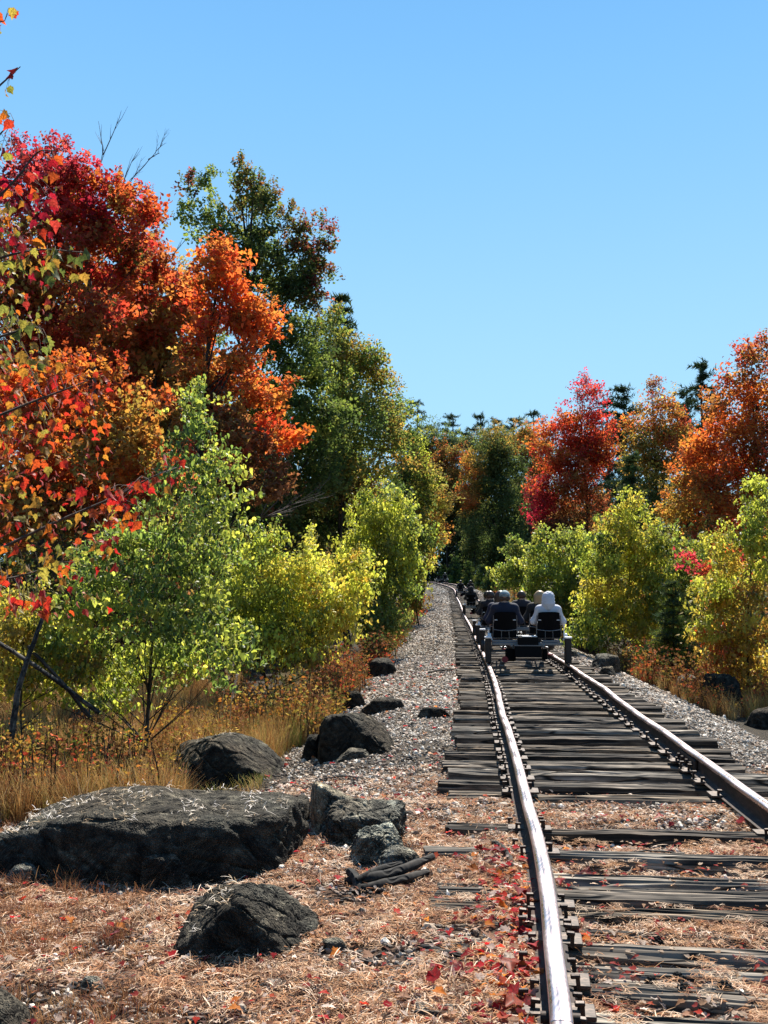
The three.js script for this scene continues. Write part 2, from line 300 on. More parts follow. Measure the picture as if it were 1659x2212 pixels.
// ------------------------------------------------------------------ gravel, needles and fallen leaves on the ground
{
  reseed(5);
  const stone = (k) => { const g = mergeVertices(new THREE.IcosahedronGeometry(0.5, 1).deleteAttribute('normal').deleteAttribute('uv')), p = g.attributes.position; for (let i = 0; i < p.count; i++) { const v = V(p.getX(i), p.getY(i), p.getZ(i)); const f = 1 + 0.55 * noise(v.x * 2.2 + k * 7, v.y * 2.2, v.z * 2.2); p.setXYZ(i, v.x * f, v.y * f * 0.62, v.z * f * 0.8); } const f = g.toNonIndexed(); f.computeVertexNormals(); const q = f.attributes.position, uv = []; for (let i = 0; i < q.count; i++) uv.push(q.getX(i), q.getZ(i)); f.setAttribute('uv', new THREE.Float32BufferAttribute(uv, 2)); return f; };
  const greys = [[0.44, 0.375, 0.295], [0.54, 0.47, 0.385], [0.28, 0.23, 0.18], [0.09, 0.075, 0.06], [0.72, 0.65, 0.55], [0.38, 0.285, 0.20], [0.18, 0.14, 0.105], [0.33, 0.22, 0.14]].map((c) => rgb(...c));
  const gravel = [];
  const zone = (count, z0, z1, x0, x1, a, b) => { for (let i = 0; i < count; i++) { const z = z0 + (z1 - z0) * Math.pow(rnd(), 1.25), x = tab(centreX, z) + rr(x0, x1); if (rnd() > gravelShare(x, z)) continue; const s = rr(a, b) * (rnd() < 0.06 ? 1.8 : 1) * (0.75 + 0.5 * rnd()); if (noise(x * 1.1, z * 0.7, 11) > 0.28 && rnd() < 0.55) continue; gravel.push([V(x, groundY(x, z) + s * 0.12, -z), anyTurn(), s, pick(greys)]); } };
  zone(14000, 2.4, 6.6, -3.2, 1.6, 0.010, 0.032); zone(70000, 5.2, 15, -3.4, 3.1, 0.012, 0.036); zone(52000, 14, 32, -3.4, 3.1, 0.022, 0.052); zone(22000, 30, 70, -3.4, 3.1, 0.045, 0.09); zone(9000, 68, 140, -3.4, 3.1, 0.08, 0.15);
  scatter('gravel', stone(1), M.pebble, gravel);

  // pine needles: tufts of thin curved blades lying about
  const tuft = (n, len, wid, lift, k) => {
    const pos = [], col = [], idx = []; reseed(50 + k);
    for (let i = 0; i < n; i++) {
      const a = rr(0, 6.283), l = len * rr(0.5, 1.1), cx = gauss() * 0.06, cz = gauss() * 0.06, bend = rr(-0.1, 0.1), w = wid * rr(0.6, 1.3), y0 = rr(0, lift), y1 = rr(0, lift) + (rnd() < 0.06 ? 0.025 : 0), t = rr(0.6, 1.25), b = pos.length / 3;
      for (let j = 0; j < 4; j++) { const f = j / 3 - 0.5, aa = a + bend * f, x = cx + Math.cos(aa) * l * f, z = cz + Math.sin(aa) * l * f, y = lerp(y0, y1, j / 3) + 0.004 * (1 - 4 * f * f), ww = w * (j === 0 || j === 3 ? 0.5 : 1) / 2; pos.push(x - Math.sin(aa) * ww, y + ww * rr(-0.7, 0.7), z + Math.cos(aa) * ww, x + Math.sin(aa) * ww, y, z - Math.cos(aa) * ww); col.push(t, t * rr(0.9, 1), t * rr(0.8, 1), t, t, t); }
      for (let j = 0; j < 3; j++) { const p = b + j * 2; idx.push(p, p + 1, p + 2, p + 1, p + 3, p + 2); }
    }
    const g = new THREE.BufferGeometry(); g.setAttribute('position', new THREE.Float32BufferAttribute(pos, 3)); g.setAttribute('color', new THREE.Float32BufferAttribute(col, 3)); g.setIndex(idx); g.computeVertexNormals(); return g;
  };
  const tuftA = tuft(20, 0.08, 0.0028, 0.012, 1), tuftB = tuft(9, 0.05, 0.007, 0.016, 2);
  M.tuftB = tuft(6, 0.06, 0.0035, 0.012, 3);
  reseed(6);
  const tan = [[0.56, 0.38, 0.25], [0.46, 0.26, 0.14], [0.66, 0.51, 0.38], [0.24, 0.12, 0.07], [0.72, 0.58, 0.45], [0.42, 0.21, 0.10], [0.07, 0.042, 0.03], [0.52, 0.34, 0.22], [0.14, 0.075, 0.05], [0.52, 0.33, 0.2], [0.22, 0.12, 0.07], [0.34, 0.16, 0.08]].map((c) => rgb(...c));
  const needles = [], blades = [];
  const overTie = () => rnd() < 0.8;
  for (let i = 0; i < 29000; i++) { const z = 2.3 + 6.6 * Math.pow(rnd(), 1.35), x = rr(-0.74, 0.48) * z * 0.95 + rr(-0.3, 0.5); const d = x - tab(centreX, z); if (z > 5.8 && rnd() < (z - 5.8) / 3.4) continue; if (noise(x * 1.3, z * 1.6, 13) + 0.5 * noise(x * 4, z * 5, 3) < -0.22) continue; needles.push([V(x, groundY(x, z) + rr(0.0, 0.016), -z), new THREE.Euler(rr(-0.15, 0.15), rr(0, 6.283), rr(-0.15, 0.15)), rr(0.7, 1.25), pick(tan)]); if (i % 4 === 0) blades.push([V(x + rr(-0.05, 0.05), groundY(x, z) + rr(0, 0.015), -z + rr(-0.05, 0.05)), new THREE.Euler(rr(-0.3, 0.3), rr(0, 6.283), rr(-0.3, 0.3)), rr(0.5, 1.2), pick(tan)]); }
  for (let i = 0; i < 2600; i++) { const z = rr(2.3, 5.9), q = trackAt('z', z), d = rr(-1.3, 2), x = q.c.x + d; if (Math.abs(d + 0.75) < 0.08 || noise(x * 1.5, z * 1.5, 7) < 0.02) continue; needles.push([V(x, rr(-0.025, 0.0), -z), new THREE.Euler(0, rr(0, 6.283), 0), V(rr(0.6, 0.9), 0.2, rr(0.6, 0.9)), pick(tan.slice(0, 4))]); }
  scatter('pine_needle_litter', tuftA, M.straw, needles); scatter('straw_litter', tuftB, M.straw, blades);

  // scraps of bark, dark crumbs
  const crumbs = [], dark = [[0.05, 0.035, 0.025], [0.09, 0.06, 0.045], [0.03, 0.025, 0.02], [0.15, 0.1, 0.07]].map((c) => rgb(...c));
  for (let i = 0; i < 9000; i++) { const z = rr(2.3, 10), x = rr(-0.5, 0.5) * z; crumbs.push([V(x, groundY(x, z) + 0.014, -z), new THREE.Euler(rr(-0.3, 0.3), rr(-0.6, 0.6), rr(-0.3, 0.3)), V(rr(0.012, 0.06), rr(0.012, 0.03), rr(0.01, 0.03)), pick(dark)]); }
  scatter('bark_crumbs', stone(9), M.pebble, crumbs);
}

// ------------------------------------------------------------------ leaves
const MAPLE = [[0, 0], [0.16, 0.02], [0.30, 0.0], [0.33, 0.15], [0.50, 0.36], [0.39, 0.42], [0.36, 0.60], [0.26, 0.58], [0.17, 0.72], [0, 1], [-0.15, 0.70], [-0.26, 0.58], [-0.38, 0.58], [-0.38, 0.42], [-0.48, 0.33], [-0.32, 0.15], [-0.28, -0.02], [-0.15, 0.02]];
const OVATE = [[0, 0], [0.22, 0.10], [0.33, 0.32], [0.24, 0.62], [0, 1], [-0.24, 0.62], [-0.33, 0.32], [-0.22, 0.10]];
const KITE = [[0, 0], [0.34, 0.38], [0.2, 0.7], [0, 1], [-0.2, 0.7], [-0.34, 0.38]];
const leafMap = tex(256, (u, v) => { const x = u - 0.5, y = v; let vein = 0; for (const a of [0, 0.62, -0.62, 1.25, -1.25]) { const dx = Math.sin(a), dy = Math.cos(a), al = x * dx + (y - 0.06) * dy, of = Math.abs(x * dy - (y - 0.06) * dx); if (al > 0) vein = Math.max(vein, 1 - smoothstep(of, 0.004, 0.014)); } const m = 0.78 + 0.5 * tf(u, v, 8, 4); return [Math.min(1, m + vein * 0.3), m * 0.95 + vein * 0.32, m * 0.9 + vein * 0.2]; }, true);
M.mapleNear = leafMaterial({ map: leafMap, clearcoat: 0.25, clearcoatRoughness: 0.4, transmission: 0.6 });
function leafGeo(outline, fold = 0.22, droop = 0.25, color) {
  const pos = [], idx = [], col = [], n = outline.length, cy = 0.34;
  const uv = [], put = (x, y) => { uv.push(x + 0.5, y); pos.push(x, y, Math.abs(x) * fold - droop * y * y + 0.16 * Math.sin(x * 9 + y * 7) * (Math.abs(x) + 0.2 * y)); if (color) col.push(...color); };
  put(0, cy); outline.forEach(([x, y]) => put(x, y));
  for (let i = 0; i < n; i++) idx.push(0, 1 + i, 1 + (i + 1) % n);
  const g = new THREE.BufferGeometry(); g.setAttribute('position', new THREE.Float32BufferAttribute(pos, 3)); g.setAttribute('uv', new THREE.Float32BufferAttribute(uv, 2)); g.setIndex(idx);
  if (color) g.setAttribute('color', new THREE.Float32BufferAttribute(col, 3));
  g.computeVertexNormals(); return g;
}
// a sprig: a few leaves about a short twig, of unit size
function sprig(outline, leaves, size, opt = {}) {
  reseed(opt.seed ?? 1); const list = [];
  for (let i = 0; i < leaves; i++) {
    const t = rr(0.75, 1.25), g = leafGeo(outline, rr(0.05, 0.55), rr(-0.2, 0.7), [t * rr(0.92, 1.08), t, t * rr(0.85, 1.1)]);
    const s = size * rr(0.65, 1.15); g.scale(s, s, s);
    if (opt.hang && rnd() < 0.62) { g.rotateX(Math.PI + rr(-0.7, 0.7)); g.rotateY(rr(0, 6.283)); g.rotateZ(rr(-0.4, 0.4)); } else { g.rotateX(rr(-2.4, -0.3)); g.rotateZ(rr(-0.7, 0.7)); g.rotateY(rr(0, 6.283)); }
    const r = 0.5 * Math.cbrt(rnd()), a = rr(0, 6.283), u = rr(-1, 1), q = Math.sqrt(1 - u * u); g.translate(r * q * Math.cos(a), r * u * 0.8, r * q * Math.sin(a)); list.push(g);
  }
  return mergeGeometries(list);
}
// a tuft of needles round a twig: thin blades
function needleTuft(n, opt = {}) {
  reseed(opt.seed ?? 2); const pos = [], col = [], idx = [];
  for (let i = 0; i < n; i++) { const along = rr(-0.5, 0.5), a = rr(0, 6.283), l = rr(0.2, 0.4) * (opt.len ?? 1), d = V(Math.cos(a), Math.sin(a) * 0.7 + 0.15, rr(0.2, 0.9)).normalize(), w = opt.wid ?? 0.035, s = V(rr(-1, 1), rr(-1, 1), rr(-1, 1)).cross(d).normalize().multiplyScalar(w), o = V(gauss() * 0.03, -0.12 * along * along, along), b = pos.length / 3, t = rr(0.6, 1.3); pos.push(...o.clone().add(s).toArray(), ...o.clone().sub(s).toArray(), ...o.clone().addScaledVector(d, l).toArray()); col.push(t, t, t, t, t, t, t, t, t); idx.push(b, b + 1, b + 2); }
  const g = new THREE.BufferGeometry(); g.setAttribute('position', new THREE.Float32BufferAttribute(pos, 3)); g.setAttribute('color', new THREE.Float32BufferAttribute(col, 3)); g.setIndex(idx); g.computeVertexNormals(); return g;
}
const S = {
  maple: [1, 2, 3].map((k) => sprig(MAPLE, 9, 0.30, { seed: k })), mapleSmall: [4, 5].map((k) => sprig(KITE, 14, 0.25, { seed: k })),
  birch: [6, 7, 8].map((k) => sprig(OVATE, 10, 0.27, { seed: k, hang: 1 })), far: [9, 10].map((k) => sprig(KITE, 16, 0.24, { seed: k })),
  pine: [11, 12].map((k) => needleTuft(46, { seed: k })), weed: [13, 14].map((k) => sprig(OVATE, 8, 0.2, { seed: k })),
};

// fallen maple leaves: the largest each by itself on the ground, the rest as one
{
  reseed(8);
  const reds = [[0.5, 0.012, 0.02], [0.34, 0.01, 0.018], [0.55, 0.04, 0.02], [0.6, 0.2, 0.03], [0.22, 0.012, 0.02], [0.5, 0.08, 0.03], [0.5, 0.3, 0.2], [0.66, 0.55, 0.48]];
  const shapes = reds.flatMap((c, i) => [leafGeo(MAPLE, 0.35, 0.4 * (i % 3) - 0.2, c), leafGeo(MAPLE, 0.15, 0.5, c)]);
  const place = () => {
    const k = rnd(); let z, x;
    if (k < 0.42) { z = 2.5 + 3.1 * rnd(); x = tab(centreX, z) - 0.75 - Math.abs(gauss()) * 0.33 - 0.05; }
    else if (k < 0.62) { z = 2.6 + 3.2 * rnd(); x = tab(centreX, z) - 0.75 + 0.1 + Math.abs(gauss()) * 0.4; }
    else { z = 2.4 + 4.8 * rnd(); x = rr(-0.45, 0.45) * z; }
    return [x, z];
  };
  for (let i = 0; i < 150; i++) {
    const [x, z] = place(), m = part('leaf', pick(shapes), M.mapleNear, ground), s = rr(0.05, 0.095);
    m.position.set(x, groundY(x, z) + rr(0.03, 0.055), -z); m.rotation.set(-Math.PI / 2 + rr(-0.5, 0.5), rr(-0.5, 0.5), rr(0, 6.283)); m.scale.set(s, s, s);
  }
  const rest = [];
  for (let i = 0; i < 1000; i++) { const [x, z] = place(); const c = pick(reds); rest.push([V(x, groundY(x, z) + rr(0.02, 0.05), -z), new THREE.Euler(-Math.PI / 2 + rr(-0.4, 0.4), rr(-0.4, 0.4), rr(0, 6.283)), rr(0.025, 0.06), rgb(...c)]); }
  for (let i = 0; i < 400; i++) { const z = rr(6, 22), x = tab(centreX, z) + rr(-3.2, -0.5); const c = pick(reds); rest.push([V(x, groundY(x, z) + 0.03, -z), new THREE.Euler(-Math.PI / 2 + rr(-0.4, 0.4), rr(-0.4, 0.4), rr(0, 6.283)), rr(0.04, 0.07), rgb(...c)]); }
  for (let i = 0; i < 7000; i++) { const z = 2.4 + 6.4 * rnd(), x = rr(-0.48, 0.45) * z; const c = pick([[0.6, 0.46, 0.38], [0.46, 0.28, 0.17], [0.72, 0.62, 0.54], [0.34, 0.15, 0.08], [0.34, 0.04, 0.035], [0.2, 0.09, 0.05], [0.14, 0.06, 0.04]]); rest.push([V(x, groundY(x, z) + rr(0.015, 0.04), -z), new THREE.Euler(-Math.PI / 2 + rr(-0.7, 0.7), rr(-0.7, 0.7), rr(0, 6.283)), V(rr(0.014, 0.03), rr(0.02, 0.045), 0.03), rgb(...c)]); }
  for (let i = 0; i < 1500; i++) { const z = rr(2.4, 5.9), q = trackAt('z', z), d = rr(-1.3, 2); if (Math.abs(d + 0.75) < 0.1) continue; const x = q.c.x + d; rest.push([V(x, Math.max(groundY(x, z) + 0.02, -0.012), -z), new THREE.Euler(-Math.PI / 2 + rr(-0.3, 0.3), rr(-0.3, 0.3), rr(0, 6.283)), V(rr(0.012, 0.03), rr(0.02, 0.05), 0.03), rgb(...pick([[0.5, 0.33, 0.2], [0.62, 0.48, 0.36], [0.36, 0.18, 0.09], [0.4, 0.05, 0.04]]))]); }
  scatter('fallen_leaves', leafGeo(MAPLE, 0.3, 0.25, [1, 1, 1]), M.maple, rest);
}

// ------------------------------------------------------------------ boulders and stones
function rockGeo(sx, sy, sz, planes, detail, k, rough = 0.07, round = 10) {
  let g = new THREE.IcosahedronGeometry(1, detail); g.deleteAttribute('normal'); g.deleteAttribute('uv'); g = mergeVertices(g, 1e-5);
  const p = g.attributes.position, d = V(), P = planes.map(([x, y, z, r]) => [V(x, y, z).normalize(), r]);
  for (let i = 0; i < p.count; i++) {
    d.set(p.getX(i), p.getY(i), p.getZ(i)).normalize();
    let s = 0; for (const [n, r] of P) { const c = n.dot(d); if (c > 0.02) s += Math.pow(c / r, round); }
    let r = Math.pow(Math.max(s, 1e-6), -1 / round); r = Math.min(r, 2.2);
    const v = d.clone().multiplyScalar(r);
    const big = fbm(v.x * 1.6 + k * 3, v.y * 1.6 + k, v.z * 1.6, 3), fine = fbm(v.x * 7 + k, v.y * 7, v.z * 7 + k, 3), ridge = -Math.abs(noise(v.x * 2.5 + k, v.y * 5 + k * 2, v.z * 2.5)) - 1.1 * (1 - smoothstep(Math.abs(noise(v.x * 1.9 + k * 5, v.y * 3.1 + v.x, v.z * 1.9)), 0, 0.07));
    v.multiplyScalar(1 + rough * (1.5 * big + 0.7 * fine + 0.5 * ridge)); p.setXYZ(i, v.x * sx, v.y * sy, v.z * sz);
  }
  g.computeVertexNormals(); g = g.toNonIndexed();
  const q = g.attributes.position, nn = g.attributes.normal, uv = [], col = [];
  for (let i = 0; i < q.count; i += 3) {
    const n = V(); for (let j = 0; j < 3; j++) n.add(V(nn.getX(i + j), nn.getY(i + j), nn.getZ(i + j)));
    const ax = Math.abs(n.x), ay = Math.abs(n.y), az = Math.abs(n.z);
    for (let j = 0; j < 3; j++) { const x = q.getX(i + j), y = q.getY(i + j), z = q.getZ(i + j); const [a, b] = ay >= ax && ay >= az ? [x, z] : ax > az ? [z, y] : [x, y]; uv.push(a / 0.55 + k * 0.3, b / 0.55); const li = smoothstep(fbm(x * 9 + k, y * 9, z * 9, 3), 0.08, 0.3), t = 0.85 + 0.5 * fbm(x * 3, y * 3 + k, z * 3, 3); const lichenTopLit = li * 0.5 + (0.9 + 1.6 * li) * smoothstep(nn.getY(i + j), 0.3, 0.9); const hu = 1 + 0.7 * fbm(x * 1.7 + k * 2, y * 2.3, z * 1.7, 2); col.push((t + lichenTopLit * 0.9) * (0.4 + 0.6 * hu), t * 0.98 + lichenTopLit * 0.92, (t * 0.93 + lichenTopLit * 0.8) * (1.5 - 0.5 * hu)); }  // upward faces painted paler like sunlit tops, over the lichen blotches
  }
  g.setAttribute('uv', new THREE.Float32BufferAttribute(uv, 2)); g.setAttribute('color', new THREE.Float32BufferAttribute(col, 3)); return g;
}
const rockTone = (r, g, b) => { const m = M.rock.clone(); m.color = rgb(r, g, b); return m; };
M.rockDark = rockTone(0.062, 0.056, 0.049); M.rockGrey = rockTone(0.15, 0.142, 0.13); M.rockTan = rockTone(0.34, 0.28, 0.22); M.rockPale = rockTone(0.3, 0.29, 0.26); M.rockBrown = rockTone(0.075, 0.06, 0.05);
const DEFAULT_PLANES = (k) => { reseed(900 + k); const a = [[0, 1, 0.1, 0.8], [0, -1, 0, 0.5]]; for (let i = 0; i < 7; i++) { const w = i / 7 * 6.283 + rr(-0.4, 0.4); a.push([Math.cos(w), rr(0.05, 0.9), Math.sin(w), rr(0.78, 0.98)]); } return a; };
// where it stands in the picture: x0..x1, top, foot and its depth front to back
const rocks = [], clearOfRocks = (x, z) => !rocks.some(([a, b, c, d]) => x > a && x < b && z > c && z < d);
function rock(name, label, x0, x1, top, foot, tone, k, opt = {}) {
  let z = 2.4; for (; z < 70; z *= 1.004) { const p = at((x0 + x1) / 2, foot, z); if (p.y <= groundY(p.x, z) + 0.01) break; }
  const w = (x1 - x0) / PPM(z), front = at((x0 + x1) / 2, foot, z), deep = opt.deep ?? w * 0.75, tz = z + deep * 0.45, h = Math.max(0.03, at(0, top, z + deep * (opt.crest ?? 0.45)).y - front.y);
  if (w > 0.3) { const mx = front.x * (tz / z); rocks.push([mx - w * 0.5, mx + w * 0.5, z - (w > 0.5 ? 0.7 : 0.45), z + deep]); }
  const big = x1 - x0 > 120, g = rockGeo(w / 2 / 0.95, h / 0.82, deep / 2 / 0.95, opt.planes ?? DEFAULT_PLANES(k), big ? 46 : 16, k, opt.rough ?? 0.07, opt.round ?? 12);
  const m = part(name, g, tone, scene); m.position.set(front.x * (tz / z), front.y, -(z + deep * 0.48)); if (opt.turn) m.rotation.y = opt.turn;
  return tag(m, label, opt.category ?? 'boulder', opt.group);
}
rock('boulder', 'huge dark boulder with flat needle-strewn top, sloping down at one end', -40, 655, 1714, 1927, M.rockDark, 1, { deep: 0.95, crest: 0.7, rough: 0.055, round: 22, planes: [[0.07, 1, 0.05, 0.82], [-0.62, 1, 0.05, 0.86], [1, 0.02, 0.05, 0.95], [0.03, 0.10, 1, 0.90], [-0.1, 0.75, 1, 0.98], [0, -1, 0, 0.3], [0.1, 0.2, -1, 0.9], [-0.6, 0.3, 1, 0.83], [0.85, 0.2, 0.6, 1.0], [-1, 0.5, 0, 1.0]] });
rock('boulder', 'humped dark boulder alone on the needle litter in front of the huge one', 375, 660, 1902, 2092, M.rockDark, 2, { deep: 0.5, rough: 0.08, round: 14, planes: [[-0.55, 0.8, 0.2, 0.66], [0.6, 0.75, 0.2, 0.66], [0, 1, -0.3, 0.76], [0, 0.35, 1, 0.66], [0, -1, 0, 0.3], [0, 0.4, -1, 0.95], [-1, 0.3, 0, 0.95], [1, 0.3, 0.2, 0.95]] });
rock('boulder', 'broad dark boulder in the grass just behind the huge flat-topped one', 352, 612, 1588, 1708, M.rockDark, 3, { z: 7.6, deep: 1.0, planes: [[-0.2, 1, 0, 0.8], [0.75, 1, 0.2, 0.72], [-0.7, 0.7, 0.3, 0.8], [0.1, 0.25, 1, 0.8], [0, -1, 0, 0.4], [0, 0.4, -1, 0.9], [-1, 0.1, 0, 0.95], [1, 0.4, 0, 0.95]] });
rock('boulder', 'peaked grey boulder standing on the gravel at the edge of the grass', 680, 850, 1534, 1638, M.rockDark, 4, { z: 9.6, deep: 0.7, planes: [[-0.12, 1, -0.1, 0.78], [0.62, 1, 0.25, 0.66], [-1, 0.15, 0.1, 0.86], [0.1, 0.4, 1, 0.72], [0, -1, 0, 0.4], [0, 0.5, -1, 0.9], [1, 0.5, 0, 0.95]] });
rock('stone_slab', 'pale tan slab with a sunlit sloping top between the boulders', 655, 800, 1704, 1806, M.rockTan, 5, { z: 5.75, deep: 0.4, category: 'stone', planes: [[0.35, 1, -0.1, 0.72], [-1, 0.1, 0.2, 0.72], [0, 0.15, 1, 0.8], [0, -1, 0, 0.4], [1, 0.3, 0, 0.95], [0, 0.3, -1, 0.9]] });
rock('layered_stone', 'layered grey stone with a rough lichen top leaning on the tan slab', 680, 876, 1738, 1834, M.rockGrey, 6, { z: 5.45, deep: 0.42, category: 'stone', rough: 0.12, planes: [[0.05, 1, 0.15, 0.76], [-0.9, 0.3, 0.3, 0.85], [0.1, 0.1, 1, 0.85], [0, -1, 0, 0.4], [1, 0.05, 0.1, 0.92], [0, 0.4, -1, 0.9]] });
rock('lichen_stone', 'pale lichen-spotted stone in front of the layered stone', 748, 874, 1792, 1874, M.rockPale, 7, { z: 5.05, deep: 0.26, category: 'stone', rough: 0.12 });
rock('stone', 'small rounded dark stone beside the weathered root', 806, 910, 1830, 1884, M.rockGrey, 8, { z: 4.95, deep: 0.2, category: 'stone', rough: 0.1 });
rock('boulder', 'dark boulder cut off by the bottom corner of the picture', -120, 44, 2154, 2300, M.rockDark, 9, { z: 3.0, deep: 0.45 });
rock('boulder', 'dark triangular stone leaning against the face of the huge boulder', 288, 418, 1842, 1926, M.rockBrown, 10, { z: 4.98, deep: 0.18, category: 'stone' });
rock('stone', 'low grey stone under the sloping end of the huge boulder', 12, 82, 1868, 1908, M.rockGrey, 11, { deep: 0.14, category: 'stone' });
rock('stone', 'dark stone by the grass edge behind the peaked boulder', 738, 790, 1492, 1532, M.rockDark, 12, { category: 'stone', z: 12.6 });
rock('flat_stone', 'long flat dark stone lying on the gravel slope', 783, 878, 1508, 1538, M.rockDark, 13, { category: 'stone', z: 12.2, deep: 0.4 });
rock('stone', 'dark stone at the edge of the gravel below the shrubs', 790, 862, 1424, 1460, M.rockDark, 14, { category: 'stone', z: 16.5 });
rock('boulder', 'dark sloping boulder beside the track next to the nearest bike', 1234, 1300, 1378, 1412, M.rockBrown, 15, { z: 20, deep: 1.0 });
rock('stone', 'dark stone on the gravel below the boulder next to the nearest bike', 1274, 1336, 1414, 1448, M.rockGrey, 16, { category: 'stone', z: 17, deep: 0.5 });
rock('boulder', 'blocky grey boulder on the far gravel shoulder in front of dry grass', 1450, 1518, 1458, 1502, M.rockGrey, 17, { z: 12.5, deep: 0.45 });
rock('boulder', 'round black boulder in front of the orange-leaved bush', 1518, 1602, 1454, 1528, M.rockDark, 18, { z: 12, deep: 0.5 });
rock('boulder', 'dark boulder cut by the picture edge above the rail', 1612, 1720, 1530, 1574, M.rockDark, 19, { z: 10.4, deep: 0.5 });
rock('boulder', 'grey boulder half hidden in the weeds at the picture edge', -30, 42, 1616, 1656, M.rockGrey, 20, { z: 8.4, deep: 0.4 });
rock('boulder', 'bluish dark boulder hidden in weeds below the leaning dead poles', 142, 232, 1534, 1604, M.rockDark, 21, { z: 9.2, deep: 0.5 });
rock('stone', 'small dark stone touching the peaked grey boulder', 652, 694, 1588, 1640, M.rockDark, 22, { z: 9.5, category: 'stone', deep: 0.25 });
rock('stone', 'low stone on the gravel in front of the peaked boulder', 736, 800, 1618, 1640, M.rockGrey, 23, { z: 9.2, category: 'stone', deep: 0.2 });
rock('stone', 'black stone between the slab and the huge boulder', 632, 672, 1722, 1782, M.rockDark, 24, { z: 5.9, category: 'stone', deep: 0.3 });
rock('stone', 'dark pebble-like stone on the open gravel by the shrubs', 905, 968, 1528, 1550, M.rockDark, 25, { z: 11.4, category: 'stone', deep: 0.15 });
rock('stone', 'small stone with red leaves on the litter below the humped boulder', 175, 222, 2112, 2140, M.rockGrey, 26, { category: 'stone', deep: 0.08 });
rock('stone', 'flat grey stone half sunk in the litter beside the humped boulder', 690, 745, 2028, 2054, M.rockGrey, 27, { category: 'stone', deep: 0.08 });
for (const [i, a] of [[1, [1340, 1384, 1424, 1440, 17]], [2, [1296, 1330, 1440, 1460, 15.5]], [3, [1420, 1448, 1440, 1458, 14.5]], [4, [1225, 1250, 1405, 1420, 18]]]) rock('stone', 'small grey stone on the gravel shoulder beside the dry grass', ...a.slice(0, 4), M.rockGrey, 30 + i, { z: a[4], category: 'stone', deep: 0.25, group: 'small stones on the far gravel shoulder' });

M.strewn = [];
for (const [name, n, lim] of [['boulder', 120, 0.86], ['boulder_001', 16, 0.8], ['boulder_002', 10, 0.9]]) {
  reseed(700 + n); const m = scene.getObjectByName(name), p = m.geometry.attributes.position, q = m.geometry.attributes.normal; m.updateMatrixWorld(true);
  for (let k = 0, tries = 0; k < n && tries < 60000; tries++) { const i = Math.floor(rnd() * p.count); if (q.getY(i) < lim || noise(p.getX(i) * 4, 3, p.getZ(i) * 4) < -0.1) continue; M.strewn.push([V(p.getX(i), p.getY(i) + 0.004, p.getZ(i)).applyMatrix4(m.matrixWorld), new THREE.Euler(rr(-0.3, 0.3), rr(0, 6.283), rr(-0.3, 0.3)), rr(0.5, 1), rgb(...pick([[0.8, 0.72, 0.6], [0.6, 0.46, 0.3], [0.9, 0.85, 0.78]]))]); k++; }
}
scatter('strewn_needles', M.tuftB, M.straw, M.strewn);
function onGround(px, py) { let z = 2.2; for (; z < 80; z *= 1.003) { const p = at(px, py, z); if (p.y <= groundY(p.x, z)) break; } const p = at(px, py, z); p.y = groundY(p.x, z); return p; }
// weathered wood on the ground
function stick(name, label, pts, r0, r1, mat, category = 'stick', group) {
  const P = pts.map(([x, y, , h]) => { const p = onGround(x, y); p.y += h ?? 0.02; return p; });
  const c = new THREE.CatmullRomCurve3(P), n = 14, list = c.getPoints(n); list.forEach((p, i) => { p.x += 0.012 * noise(i * 0.8, r0 * 90, 3); p.y += 0.006 * noise(i * 0.9, r0 * 70, 9); });
  return tag(part(name, tube(list, list.map((_, i) => lerp(r0, r1, i / n) * (1 + 0.25 * noise(i * 1.1, 4, r0 * 80))), 7), mat, scene), label, category, group);
}
{
  const t = thing('weathered_root', 'split grey weathered root chunk lying beside the lichen stones', 'driftwood', V(0, 0, 0));
  const w = (name, pts, r) => { const P = pts.map(([x, y, h]) => onGround(x, y).add(V(0, h, 0))); part(name, tube(new THREE.CatmullRomCurve3(P).getPoints(12), Array.from({ length: 13 }, (_, i) => r * (0.55 + 0.45 * Math.sin((i + 1) / 14 * Math.PI)) * (1 + 0.3 * noise(i, r * 50, 2))), 8), M.darkWood, t); };
  w('strand', [[746, 1918, 0.03], [800, 1920, 0.05], [860, 1912, 0.07], [936, 1888, 0.09]], 0.03); w('strand', [[755, 1930, 0.01], [815, 1924, 0.025], [875, 1914, 0.035], [925, 1900, 0.04]], 0.026); w('strand', [[752, 1912, 0.07], [768, 1920, 0.05], [776, 1932, 0.0]], 0.028); w('strand', [[770, 1926, 0.055], [820, 1916, 0.085], [868, 1906, 0.095]], 0.018);
}
stick('stick', 'dark broken branch lying flat across the litter between boulder and rail', [[905, 2052, 4.05, 0.015], [980, 2072, 4.0, 0.02], [1066, 2090, 3.95, 0.012]], 0.012, 0.009, M.darkWood);
stick('stick', 'short dark stick poking up beside the near rail', [[1062, 1828, 4.95, 0.03], [1085, 1850, 4.9, 0.05], [1108, 1872, 4.85, 0.01]], 0.011, 0.018, M.darkWood);
stick('stick', 'bare stick leading from the grass towards the ties', [[905, 1552, 11.2, 0.03], [940, 1546, 11.3, 0.06], [975, 1540, 11.4, 0.05]], 0.018, 0.012, M.greyWood);
stick('stick', 'dark stick across the gravel at the foot of the ties', [[925, 1457, 15.3, 0.03], [950, 1455, 15.3, 0.06], [978, 1452, 15.4, 0.05]], 0.02, 0.016, M.darkWood);
stick('bark_strip', 'thin strip of dark bark at the foot of the huge boulder', [[290, 1926, 4.6, 0.01], [345, 1934, 4.55, 0.02], [410, 1946, 4.5, 0.01]], 0.016, 0.01, M.darkWood, 'bark');
